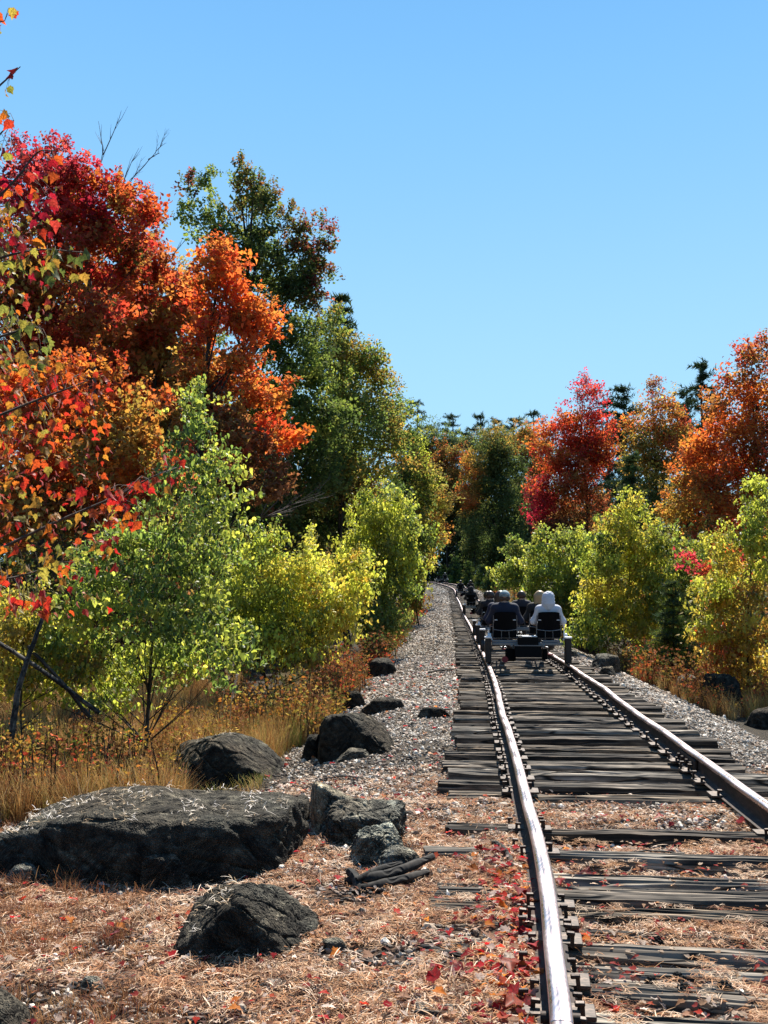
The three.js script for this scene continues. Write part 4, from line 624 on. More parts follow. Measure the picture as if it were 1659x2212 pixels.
{
  reseed(4100); const list = [];                              // the woods behind all these trees read as one dark mass
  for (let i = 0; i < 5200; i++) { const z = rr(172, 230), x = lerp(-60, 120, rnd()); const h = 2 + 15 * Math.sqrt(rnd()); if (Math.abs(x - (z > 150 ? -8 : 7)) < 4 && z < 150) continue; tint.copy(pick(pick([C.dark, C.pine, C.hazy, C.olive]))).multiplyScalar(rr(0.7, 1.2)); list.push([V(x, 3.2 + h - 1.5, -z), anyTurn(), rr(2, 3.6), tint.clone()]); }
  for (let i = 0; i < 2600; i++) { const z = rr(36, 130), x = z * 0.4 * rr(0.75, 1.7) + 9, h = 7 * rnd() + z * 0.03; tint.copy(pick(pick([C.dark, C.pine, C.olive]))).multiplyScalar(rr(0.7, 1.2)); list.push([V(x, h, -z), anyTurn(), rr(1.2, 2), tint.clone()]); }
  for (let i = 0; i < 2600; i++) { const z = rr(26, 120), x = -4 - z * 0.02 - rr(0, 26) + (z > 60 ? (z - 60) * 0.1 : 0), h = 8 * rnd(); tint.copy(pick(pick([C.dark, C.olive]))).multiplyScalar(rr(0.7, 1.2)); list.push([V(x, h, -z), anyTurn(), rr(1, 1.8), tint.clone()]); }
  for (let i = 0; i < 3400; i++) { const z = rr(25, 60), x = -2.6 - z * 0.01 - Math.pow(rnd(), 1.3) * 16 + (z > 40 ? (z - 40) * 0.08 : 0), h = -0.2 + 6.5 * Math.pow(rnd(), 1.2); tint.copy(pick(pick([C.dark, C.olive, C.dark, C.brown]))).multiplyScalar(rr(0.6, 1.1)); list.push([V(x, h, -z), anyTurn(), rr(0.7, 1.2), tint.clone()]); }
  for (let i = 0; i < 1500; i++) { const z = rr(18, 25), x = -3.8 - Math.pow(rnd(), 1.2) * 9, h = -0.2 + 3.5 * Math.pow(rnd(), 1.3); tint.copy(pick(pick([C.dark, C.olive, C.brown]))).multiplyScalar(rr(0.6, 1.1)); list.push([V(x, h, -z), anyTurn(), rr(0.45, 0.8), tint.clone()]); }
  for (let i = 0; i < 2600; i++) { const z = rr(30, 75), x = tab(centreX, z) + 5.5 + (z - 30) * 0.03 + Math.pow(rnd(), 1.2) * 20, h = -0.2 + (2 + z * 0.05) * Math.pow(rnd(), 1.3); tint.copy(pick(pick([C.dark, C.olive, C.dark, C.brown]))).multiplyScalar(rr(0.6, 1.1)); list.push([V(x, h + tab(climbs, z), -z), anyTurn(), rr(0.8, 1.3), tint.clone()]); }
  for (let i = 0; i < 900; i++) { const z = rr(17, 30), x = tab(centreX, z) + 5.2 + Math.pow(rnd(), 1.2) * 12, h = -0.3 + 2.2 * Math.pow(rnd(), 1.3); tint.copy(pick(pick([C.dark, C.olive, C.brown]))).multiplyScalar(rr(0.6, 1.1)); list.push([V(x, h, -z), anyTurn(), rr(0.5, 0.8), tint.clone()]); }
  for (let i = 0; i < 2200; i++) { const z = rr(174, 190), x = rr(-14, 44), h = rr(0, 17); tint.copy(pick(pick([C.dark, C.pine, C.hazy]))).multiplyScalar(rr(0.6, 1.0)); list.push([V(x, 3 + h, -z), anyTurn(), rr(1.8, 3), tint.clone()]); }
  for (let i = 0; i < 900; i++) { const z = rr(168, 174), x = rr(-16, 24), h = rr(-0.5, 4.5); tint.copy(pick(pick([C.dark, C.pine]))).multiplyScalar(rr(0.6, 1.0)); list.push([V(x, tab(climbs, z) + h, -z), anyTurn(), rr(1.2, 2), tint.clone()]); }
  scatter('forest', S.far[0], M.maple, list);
}
tree('birch_bush', 'tallest yellow birch in the row across the track, behind the bike riders', 'bush', 28, 1345, [[1365, 1105, 22, 34, 'lime+yellow', 0.8], [1345, 1150, 50, 46, 'lime+yellow'], [1390, 1180, 40, 50, 'lime+yellow'], [1300, 1200, 56, 55, 'lime+birch'], [1345, 1250, 80, 60, 'yellow+lime'], [1420, 1250, 46, 50, 'lime'], [1300, 1310, 50, 46, 'lime+yellow'], [1360, 1325, 70, 40, 'yellow+lime'], [1285, 1370, 60, 44, 'lime+birch'], [1385, 1380, 60, 40, 'lime+yellow'], [1450, 1310, 50, 60, 'lime+birch'], [1440, 1180, 30, 44, 'birch+lime'], [1480, 1270, 36, 60, 'birch+olive'], [1505, 1220, 30, 44, 'lime+birch'], [1530, 1290, 34, 56, 'lime+olive']], { ...birch, size: 0.42, layers: 7, trunk: 0.05, spread: 0.5, per: 3 });
tree('birch_bush', 'fresh green birch bush just behind the hooded rider', 'bush', 36, 1190, [[1185, 1185, 34, 36, 'green+lime'], [1240, 1195, 26, 44, 'lime+green'], [1180, 1240, 50, 44, 'lime+birch'], [1240, 1270, 60, 60, 'birch+lime'], [1200, 1290, 60, 40, 'birch'], [1170, 1310, 40, 30, 'birch+olive'], [1260, 1340, 56, 44, 'lime+birch'], [1275, 1230, 40, 50, 'lime+birch'], [1215, 1350, 40, 24, 'birch+olive']], { ...birch, size: 0.5, layers: 8, trunk: 0.05, spread: 0.4, per: 3 });
tree('birch_bush', 'small green birch bush nearest the bend across the track', 'bush', 48, 1115, [[1118, 1200, 18, 36, 'birch+green'], [1110, 1240, 30, 34, 'lime+birch'], [1140, 1255, 30, 34, 'birch'], [1085, 1255, 14, 24, 'birch']], { ...birch, size: 0.6, layers: 8, trunk: 0.05, spread: 0.3 });
tree('birch_bush', 'yellow bush with orange leaves at the picture edge beyond the boulders', 'bush', 18.5, 1600, [[1640, 1090, 26, 46, 'lime', 0.8], [1625, 1150, 44, 46, 'lime+birch'], [1640, 1220, 40, 50, 'lime+yellow'], [1590, 1280, 60, 50, 'yellow+lime'], [1560, 1350, 60, 60, 'yellow+ochre'], [1630, 1350, 50, 70, 'yellow+ochre'], [1610, 1430, 60, 50, 'yellow+ochre'], [1545, 1410, 36, 36, 'yellow+orange'], [1640, 1480, 50, 50, 'ochre+yellow'], [1580, 1200, 40, 50, 'lime+yellow'], [1520, 1330, 30, 60, 'lime+yellow']], { ...birch, size: 0.34, layers: 6, trunk: 0.035, spread: 0.4, per: 3, clump: 9 });
tree('maple_sapling', 'thin red maple sapling between the birch and the orange-leaved bush', 'sapling', 24, 1540, [[1490, 1215, 14, 12, 'crimson', 0.7], [1515, 1240, 16, 16, 'red+crimson', 0.7], [1560, 1190, 14, 14, 'redorange', 0.7], [1585, 1215, 14, 14, 'red', 0.6], [1535, 1262, 18, 16, 'rust', 0.7]], { ...maple, size: 0.3, layers: 5, trunk: 0.03 });
conifer('young_pine', 'small dark young pine between the birches and the dry grass', 'young pine', 22, 1452, 1258, { width: 0.36, size: 0.36, rows: 12, from: 0.05, dense: 1.6, pal: 'pine+green' });
for (const [px, top, z, label] of [[985, 1208, 138, 'small green spruce at the foot of the dark trees by the bend'], [1012, 1214, 130, 'dense little spruce beside the bend of the track'], [1042, 1222, 120, 'lighter little spruce behind the far riders'], [958, 1222, 152, 'little spruce next to the farthest rider'], [1062, 1234, 96, 'dark little spruce near the small green birch']]) conifer('young_spruce', label, 'young spruce', z, px, top, { width: 0.42, size: 0.8, rows: 11, from: 0.05, dense: 1.3, pal: 'green+pine' });
// bare wood
function twigs(list, a, b, r, depth) {
  const len = a.distanceTo(b), pts = []; const side = V(gauss(), gauss(), gauss()).multiplyScalar(0.06 * len);
  for (let i = 0; i <= 6; i++) { const t = i / 6; pts.push(a.clone().lerp(b, t).addScaledVector(side, Math.sin(t * 3.14)).add(V(gauss(), gauss(), gauss()).multiplyScalar(0.012 * len))); }
  list.push(tube(pts, pts.map((_, i) => r * (1 - 0.75 * i / 6)), 5, false));
  if (depth > 0) for (let k = 0; k < 4; k++) { const f = rr(0.3, 0.95), o = pts[Math.floor(f * 6)], d = b.clone().sub(a).normalize().add(V(gauss() * 0.7, gauss() * 0.5 + 0.15, gauss() * 0.5)).normalize(); twigs(list, o, o.clone().addScaledVector(d, len * rr(0.25, 0.5)), r * 0.5, depth - 1); }
}
{
  reseed(61);
  const z = 21.5, b = at(190, HORIZON, z), base = V(b.x, groundY(b.x, z) - 0.05, -z), t = thing('bare_tree', 'grey leafless tree whose thin twigs stand against the sky above the crimson maple', 'tree', base);
  const loc = (x, y, dz = 0) => at(x, y, z + dz).sub(base), trunk = [V(0, 0, 0), loc(200, 900), loc(195, 640), loc(175, 500)].flatMap((p) => [p]), cv = new THREE.CatmullRomCurve3(trunk).getPoints(14);
  part('trunk', tube(cv, cv.map((_, i) => 0.1 - 0.0035 * i), 8), M.paleBark, t);
  for (const [pts, d] of [[[[175, 500], [215, 380], [222, 330]], 2], [[[222, 335], [212, 262]], 1], [[[222, 335], [262, 240]], 1], [[[150, 520], [240, 430], [300, 370], [352, 310]], 2], [[[262, 405], [300, 320]], 1], [[[320, 345], [345, 330]], 1], [[[370, 560], [400, 520]], 1]]) { const l = []; for (let i = 0; i < pts.length - 1; i++) twigs(l, loc(...pts[i], gauss() * 0.2), loc(...pts[i + 1]), 0.022 - 0.005 * i - (d < 2 ? 0.008 : 0), d); part('branch', mergeGeometries(l), M.paleBark, t); }
}
{
  reseed(62);
  const z = 21, o = at(560, 1120, z), t = thing('dead_branch', 'pale dead branch with fine bare twigs lying over the bushes', 'branch', o), l = [];
  for (const [x, y] of [[690, 1052], [640, 1040], [680, 1080], [610, 1042], [700, 1066]]) twigs(l, V(0, 0, 0), at(x, y, z + gauss() * 0.3).sub(o), 0.014, 2);
  part('twig', mergeGeometries(l), M.paleBark, t);
}
function pole(label, pts, r0, r1, mat) { const P = pts.map(([x, y, z]) => at(x, y, z)), c = new THREE.CatmullRomCurve3(P).getPoints(14); c.forEach((p, i) => p.add(V(0.012 * noise(i * 0.7, r0 * 90, 3), 0, 0.01 * noise(i * 0.7, 9, r0 * 40)))); tag(part('dead_pole', tube(c, c.map((_, i) => lerp(r0, r1, i / 14)), 8), mat, scene), label, 'dead pole'); }
pole('dead grey pole leaning upright at the picture edge', [[22, 1600, 8.6], [45, 1470, 8.65], [95, 1328, 8.8]], 0.03, 0.018, M.greyWood);
pole('dark dead pole slanting down to the ground beside the bluish boulder', [[-30, 1370, 8.9], [100, 1455, 8.9], [215, 1540, 9.0]], 0.018, 0.022, M.greyWood);
pole('thin dead pole crossing low behind the leaning grey pole', [[60, 1395, 9.2], [130, 1470, 9.2], [195, 1550, 9.3]], 0.016, 0.02, M.bark);

// the near maple at the edge of the picture: its branches with every leaf by itself
{
  reseed(63);
  const base = V(-3.1, groundY(-3.1, 4.7) - 0.05, -4.7), t = thing('red_maple', 'near maple with large red, orange and yellow leaves on branches reaching in', 'tree', base);
  const tp = [V(0, 0, 0), V(0.05, 1.2, 0), V(0.0, 2.4, 0.03), V(0.08, 4.2, 0)]; const tc = new THREE.CatmullRomCurve3(tp).getPoints(16); part('trunk', tube(tc, tc.map((_, i) => 0.11 - 0.005 * i), 9), M.bark, t);
  const pal = { c: [[0.5, 0.02, 0.05], [0.38, 0.015, 0.03], [0.55, 0.06, 0.05], [0.25, 0.02, 0.03]], o: [[0.75, 0.22, 0.03], [0.75, 0.12, 0.03], [0.7, 0.34, 0.05], [0.72, 0.07, 0.03]], r: [[0.75, 0.06, 0.035], [0.72, 0.035, 0.035], [0.7, 0.13, 0.03]], y: [[0.45, 0.42, 0.08], [0.55, 0.45, 0.08], [0.36, 0.38, 0.07], [0.5, 0.3, 0.06]], g: [[0.14, 0.2, 0.05], [0.2, 0.27, 0.06], [0.34, 0.38, 0.08]] };
  const shapes = {}; for (const k in pal) shapes[k] = pal[k].flatMap((c) => [0, 1].map((i) => leafGeo(MAPLE, i ? 0.5 : 0.2, i ? 0.25 : 0.6, c)));
  const stalkMat = std({ color: rgb(0.06, 0.04, 0.03), roughness: 0.9 });
  // [path in the picture, depth, [[leaf box x0, y0, x1, y1, count, palettes]]]
  const B = [
    [[[-170, 1290], [-20, 1197], [120, 1128], [260, 1068], [330, 1030], [382, 1010]], 4.6, [[355, 985, 400, 1050, 5, 'r'], [290, 1000, 360, 1060, 12, 'ro'], [225, 1040, 300, 1105, 15, 'rro'], [195, 1090, 330, 1135, 14, 'ro'], [120, 1050, 240, 1170, 12, 'or'], [0, 1080, 110, 1160, 8, 'oy']]],
    [[[-160, 1330], [-20, 1260], [60, 1240], [130, 1215]], 4.3, [[-20, 1170, 130, 1240, 18, 'oy'], [-20, 1240, 120, 1320, 30, 'or'], [195, 1170, 260, 1225, 6, 'or']]],
    [[[-150, 960], [-20, 905], [70, 868], [150, 838], [190, 822]], 4.5, [[20, 760, 150, 880, 22, 'o'], [0, 880, 130, 960, 20, 'oy'], [100, 800, 200, 880, 10, 'ro'], [-10, 960, 120, 1040, 12, 'oy']]],
    [[[-150, 800], [-20, 735], [40, 715], [85, 705]], 3.9, [[-20, 655, 100, 720, 12, 'gy'], [-20, 720, 105, 790, 14, 'yg']]],
    [[[-150, 640], [-20, 565], [80, 540], [180, 545]], 4.5, [[0, 520, 120, 580, 20, 'yy'], [100, 530, 195, 600, 15, 'yg'], [-10, 470, 90, 530, 14, 'oc']]],
    [[[-150, 520], [-20, 440], [40, 380], [80, 330], [120, 325]], 4.6, [[40, 320, 140, 380, 9, 'cr'], [-10, 370, 120, 440, 14, 'co'], [60, 420, 140, 480, 8, 'c']]],
    [[[-150, 420], [-30, 330], [0, 290], [30, 260]], 4.7, [[-20, 235, 28, 345, 13, 'cyo'], [-10, 400, 40, 450, 5, 'yg']]],
    [[[-150, 300], [-30, 210], [10, 175], [44, 144]], 4.7, [[20, 138, 46, 165, 2, 'c'], [0, 180, 18, 215, 2, 'y']]],
    [[[-150, 160], [-40, 60], [10, 45]], 4.6, [[-20, 15, 28, 100, 10, 'oy']]],
  ];
  const twig = [];
  for (const [path, z, boxes] of B) {
    const pts = path.map(([x, y], i) => at(x, y, z + 0.05 * (i - 2) * (i % 2 ? 1 : -1)).sub(base)); const start = V(0.03, clamp(pts[0].y - 0.1, 0.3, 4.1), 0); const cv = new THREE.CatmullRomCurve3([start, ...pts]).getPoints(26); const l = [tube(cv, cv.map((_, i) => 0.0095 * (1 - i / 29) + 0.0012), 6)];
    for (const [x0, y0, x1, y1, n, k] of boxes) for (let i = 0; i < n; i++) {
      const zz = z + gauss() * 0.3, p = at(rr(x0, x1), rr(y0, y1), zz).sub(base), m = part('leaf', pick(shapes[pick(k.split(''))]), M.mapleNear, t), s = rr(0.038, 0.068);
      m.position.copy(p); m.rotation.set(Math.PI + rr(-1.0, 1.0), rr(0, 6.283), rr(-0.8, 0.8)); m.scale.set(s, s, s);
      let best = cv[0]; for (const c of cv) if (c.distanceTo(p) < best.distanceTo(p)) best = c;
      if (best.distanceTo(p) < 0.22) l.push(tube([best, best.clone().lerp(p, 0.6).add(V(0, 0.02, 0)), p], [0.0016, 0.0012, 0.0008], 4, false));
    }
    part('branch', mergeGeometries(l), stalkMat, t);
  }
  const more = [];                                               // the smaller leaves further in
  for (const [x0, y0, x1, y1, n, k] of [[-30, 400, 130, 660, 200, 'ocry'], [-30, 660, 110, 800, 150, 'gyo'], [-30, 780, 240, 1080, 360, 'oro'], [-30, 1060, 250, 1330, 200, 'oyr'], [-30, 120, -330, 1330, 520, 'ocryg']]) for (let i = 0; i < n; i++) { const p = at(x0 + (x1 - x0) * Math.pow(rnd(), x1 < x0 ? 0.9 : 1.5), rr(y0, y1), (x1 < x0 ? 4.8 : 5.3) + gauss() * 0.6).sub(base); more.push([p, new THREE.Euler(Math.PI + rr(-1.2, 1.2), rr(0, 6.283), rr(-0.8, 0.8)), rr(0.03, 0.052), rgb(...pick(pal[pick(k.split(''))]))]); }
  scatter('inner_leaves', leafGeo(MAPLE, 0.35, 0.4, [1, 1, 1]), M.mapleNear, more, t);
}

// grass and weeds
{
  reseed(64);
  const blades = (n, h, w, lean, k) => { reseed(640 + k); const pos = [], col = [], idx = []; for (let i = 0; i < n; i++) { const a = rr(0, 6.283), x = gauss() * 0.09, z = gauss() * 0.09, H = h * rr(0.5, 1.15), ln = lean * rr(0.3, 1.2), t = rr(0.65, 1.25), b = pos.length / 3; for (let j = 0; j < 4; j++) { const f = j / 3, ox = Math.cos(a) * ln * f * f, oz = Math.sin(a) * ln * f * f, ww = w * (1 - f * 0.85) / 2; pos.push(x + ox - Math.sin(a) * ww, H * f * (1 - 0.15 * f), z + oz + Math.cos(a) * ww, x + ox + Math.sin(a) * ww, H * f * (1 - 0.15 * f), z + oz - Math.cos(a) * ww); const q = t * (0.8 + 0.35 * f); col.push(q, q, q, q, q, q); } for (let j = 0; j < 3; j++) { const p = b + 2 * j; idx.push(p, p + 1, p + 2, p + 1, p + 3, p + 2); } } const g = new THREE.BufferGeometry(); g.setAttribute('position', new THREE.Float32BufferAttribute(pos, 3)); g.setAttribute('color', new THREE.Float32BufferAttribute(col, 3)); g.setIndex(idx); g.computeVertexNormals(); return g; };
  const gA = blades(26, 0.45, 0.006, 0.2, 1), gB = blades(20, 0.16, 0.006, 0.1, 2);
  reseed(65);
  const gold = [[0.50, 0.30, 0.10], [0.42, 0.22, 0.07], [0.55, 0.38, 0.15], [0.30, 0.15, 0.05], [0.34, 0.26, 0.07], [0.24, 0.10, 0.04]].map((c) => rgb(...c)), greenish = [[0.26, 0.26, 0.06], [0.34, 0.30, 0.08], [0.2, 0.22, 0.05]].map((c) => rgb(...c));
  const dry = [], low = [];
  const field = (n, px0, px1, z0, z1, s0, s1, pals, into) => { for (let i = 0; i < n; i++) { const z = rr(z0, z1), x = at(rr(px0, px1), HORIZON, z).x; if ((gravelShare(x, z) > 0.25 && z > 6) || (into === dry && !clearOfRocks(x, z))) continue; into.push([V(x, groundY(x, z) - 0.01, -z), new THREE.Euler(rr(-0.15, 0.15), rr(0, 6.283), rr(-0.15, 0.15)), rr(s0, s1), pick(pals)]); } };
  field(520, 330, 700, 9.2, 13, 0.8, 1.25, gold, dry); field(260, 560, 720, 9.5, 16, 0.7, 1.2, [...gold, ...greenish], dry); field(900, -560, -80, 5.5, 12, 0.5, 1.0, gold, dry); field(1500, -80, 400, 6.4, 10, 0.5, 1.0, [...gold, ...gold, [0.30, 0.13, 0.06], [0.45, 0.33, 0.2]].map((c) => (c.isColor ? c : rgb(...c))), dry); field(300, 600, 880, 13, 40, 0.6, 1.2, [...gold, ...greenish], dry);
  field(1500, 1240, 1760, 16, 28, 0.7, 1.25, gold, dry); field(500, 1100, 1700, 22, 50, 0.6, 1.1, [...gold, ...greenish], dry); field(900, 1030, 1300, 50, 125, 0.9, 1.8, [...gold, ...greenish], dry); field(260, 820, 900, 28, 48, 0.4, 0.8, [...greenish, ...gold], dry);
  for (const [, , , ] of []) ;
  const rusty = [[0.36, 0.17, 0.07], [0.28, 0.11, 0.05], [0.42, 0.24, 0.11], [0.2, 0.08, 0.04]].map((c) => rgb(...c));
  field(420, -80, 330, 4.0, 6.8, 0.35, 0.8, rusty, low); field(200, -60, 380, 2.6, 3.7, 0.3, 0.7, rusty, low); field(900, -560, -60, 11, 24, 0.8, 1.5, gold, dry); field(1300, -60, 520, 9.5, 22, 0.8, 1.5, gold, dry); field(160, 250, 720, 7.4, 9.4, 0.6, 1.2, [...gold, ...greenish], low);
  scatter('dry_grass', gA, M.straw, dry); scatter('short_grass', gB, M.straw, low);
  // weeds and low shrubs with brown, red and yellow leaves at the foot of the bushes
  const weeds = [], stems = [], stalk = tube([V(0, 0, 0), V(0.02, 0.5, 0), V(0, 1, 0.02)], [0.008, 0.006, 0.002], 4, false);
  const W = (n, px0, px1, z0, z1, h, s, names) => { const P = mixPal(names); for (let i = 0; i < n; i++) { const z = rr(z0, z1), x = at(rr(px0, px1), HORIZON, z).x; if (gravelShare(x, z) > 0.3 || !clearOfRocks(x, z)) continue; const hh = h * rr(0.4, 1.1), y = groundY(x, z); stems.push([V(x, y - 0.03, -z), new THREE.Euler(rr(-0.25, 0.25), rr(0, 6), rr(-0.25, 0.25)), V(1, hh, 1), rgb(0.5, 0.3, 0.2)]); const pal = pick(P); for (let k = 0; k < 4; k++) { tint.copy(pick(pal)).multiplyScalar(rr(0.8, 1.3)); weeds.push([V(x + gauss() * 0.1, y + hh * rr(0.15, 1), -z + gauss() * 0.1), anyTurn(), s * rr(0.7, 1.3), tint.clone()]); } } };
  W(420, -560, -80, 6.7, 12, 0.6, 0.17, 'brown+rust+ochre+brown'); W(620, -80, 370, 6.7, 9.6, 0.6, 0.15, 'brown+rust+ochre+brown'); W(160, -60, 300, 8.5, 11, 0.8, 0.18, 'brown+olive+yellow'); W(320, 480, 730, 11.5, 15.5, 0.75, 0.22, 'brown+brown+ochre+olive'); W(160, 690, 790, 14, 22, 0.8, 0.26, 'brown+brown+rust'); W(240, 790, 900, 22, 34, 1.0, 0.36, 'brown+rust+dark'); W(200, 350, 520, 9.5, 13, 0.55, 0.18, 'brown+ochre');
  W(420, 1220, 1560, 18, 27, 0.9, 0.34, 'brown+brown+rust+olive'); W(260, 1480, 1760, 16.5, 21, 0.6, 0.22, 'brown+brown+ochre+rust'); W(300, 1000, 1130, 60, 105, 1.1, 0.6, 'rust+olive+orange+dark'); W(300, 1080, 1260, 34, 60, 1.0, 0.5, 'birch+olive+brown'); W(240, 840, 900, 44, 70, 0.7, 0.5, 'brown+rust+dark');
  scatter('undergrowth', S.weed[0], M.dry, weeds); scatter('weed_stems', stalk, M.bark, stems);
}
{
  // plumes of tall grass against the shade
  reseed(66);
  for (const [x, y, z, k, label] of [[700, 1160, 11.6, 0, 'pale feathery grass plume, taller of the pair in the dry grass'], [745, 1190, 11.4, 1, 'pale feathery grass plume, shorter of the pair in the dry grass']]) {
    const px = 455 + (x - 700) * 0.7, b = at(px + 20, HORIZON, z), base = V(b.x, groundY(b.x, z), -z), tip = at(505 + k * 6, 1425 + k * 36, z).sub(base), t = thing('grass_plume', label, 'grass plume', base), m = tip.clone().multiplyScalar(0.55).add(V(-0.05, 0.05, 0)), c = new THREE.CatmullRomCurve3([V(0, 0, 0), m, tip]).getPoints(12);
    part('stem', tube(c, 0.005, 5), M.straw, t).material = std({ color: rgb(0.45, 0.3, 0.15), roughness: 0.9 }); const l = []; for (let i = 0; i < 60; i++) { const p = c[8 + Math.floor(rnd() * 5)].clone().add(V(gauss(), gauss(), gauss()).multiplyScalar(0.015)); l.push(tube([p, p.clone().add(V(gauss() * 0.02 + 0.02, 0.04 + gauss() * 0.02, gauss() * 0.02))], [0.004, 0.001], 3, false)); } part('seed_head', mergeGeometries(l), std({ color: rgb(0.6, 0.5, 0.42), roughness: 0.9 }), t);
  }
}

// ------------------------------------------------------------------ rail bikes and their riders
const K = {
  frame: std({ color: rgb(0.2, 0.215, 0.23), metalness: 0.9, roughness: 0.4 }), black: new THREE.MeshPhysicalMaterial({ specularIntensity: 0.15, color: rgb(0.005, 0.005, 0.006), roughness: 0.85, bumpMap: clothBump, bumpScale: 0.002 }), box: new THREE.MeshPhysicalMaterial({ specularIntensity: 0.2, color: rgb(0.006, 0.006, 0.007), roughness: 0.7 }), white: std({ color: rgb(0.72, 0.73, 0.75), roughness: 0.35 }),
  post: std({ color: rgb(0.03, 0.018, 0.015), roughness: 0.6, map: rustMap }), strip: std({ color: rgb(0.6, 0.6, 0.62), roughness: 0.4 }), pedal: std({ color: rgb(0.28, 0.02, 0.03), roughness: 0.5 }), tyre: std({ color: rgb(0.03, 0.03, 0.032), roughness: 0.7 }), grey: std({ color: rgb(0.2, 0.2, 0.21), roughness: 0.5, metalness: 0.6 }),
};
const rod = (a, b, r, seg = 8) => tube([V(...a), V(...b)], r, seg);
function seatInto(bike, x, z) {                        // mesh-backed seat: cushion, backrest with two pale strips, thin side frame
  const s = new THREE.Group(); s.name = 'seat'; s.position.set(x, 0, z); bike.add(s);
  part('cushion', rbox(0.44, 0.07, 0.42, 0.03, 0, 0.50, -0.22), K.black, s);
  const shell = new THREE.BoxGeometry(0.44, 0.42, 0.035, 10, 8, 1), p = shell.attributes.position; for (let i = 0; i < p.count; i++) { const u = p.getX(i) / 0.22, v = (p.getY(i) + 0.21) / 0.42; p.setX(i, p.getX(i) * (1 - 0.1 * v * v) * (1 - 0.06 * Math.pow(1 - v, 3))); p.setZ(i, p.getZ(i) - 0.05 * u * u + 0.09 * v); p.setY(i, p.getY(i) + (v > 0.9 ? -0.02 * u * u * u * u : 0)); } shell.computeVertexNormals(); shell.translate(0, 0.76, 0.0);
  part('backrest', shell, K.black, s);
  const strips = []; for (const f of [-1, 1]) strips.push(rbox(0.085, 0.018, 0.008, 0.003, f * 0.16, 0.815, 0.045)); for (const b of strips) part('reflector', b, K.strip, s);
  const low = new THREE.CatmullRomCurve3([V(-0.235, 0.64, -0.06), V(-0.21, 0.63, 0.0), V(0, 0.608, 0.045), V(0.21, 0.63, 0.0), V(0.235, 0.64, -0.06)]).getPoints(14);
  part('seat_frame', merged([tube(low, 0.008, 6), rod([-0.07, 0.61, 0.03], [-0.075, 0.45, 0.03], 0.006), rod([0.07, 0.61, 0.03], [0.075, 0.45, 0.03], 0.006), rod([-0.22, 0.9, 0.01], [-0.235, 0.5, -0.02], 0.008), rod([0.22, 0.9, 0.01], [0.235, 0.5, -0.02], 0.008), rod([-0.235, 0.47, -0.02], [0.235, 0.47, -0.02], 0.012)]), K.grey, s);
  part('seat_lower', rbox(0.43, 0.12, 0.03, 0.012, 0, 0.545, 0.012), K.black, s);
  part('seat_post', merged([rbox(0.1, 0.16, 0.1, 0.02, 0, 0.4, -0.1), rod([0, 0.34, -0.1], [0, 0.48, -0.15], 0.025)]), K.box, s);
}
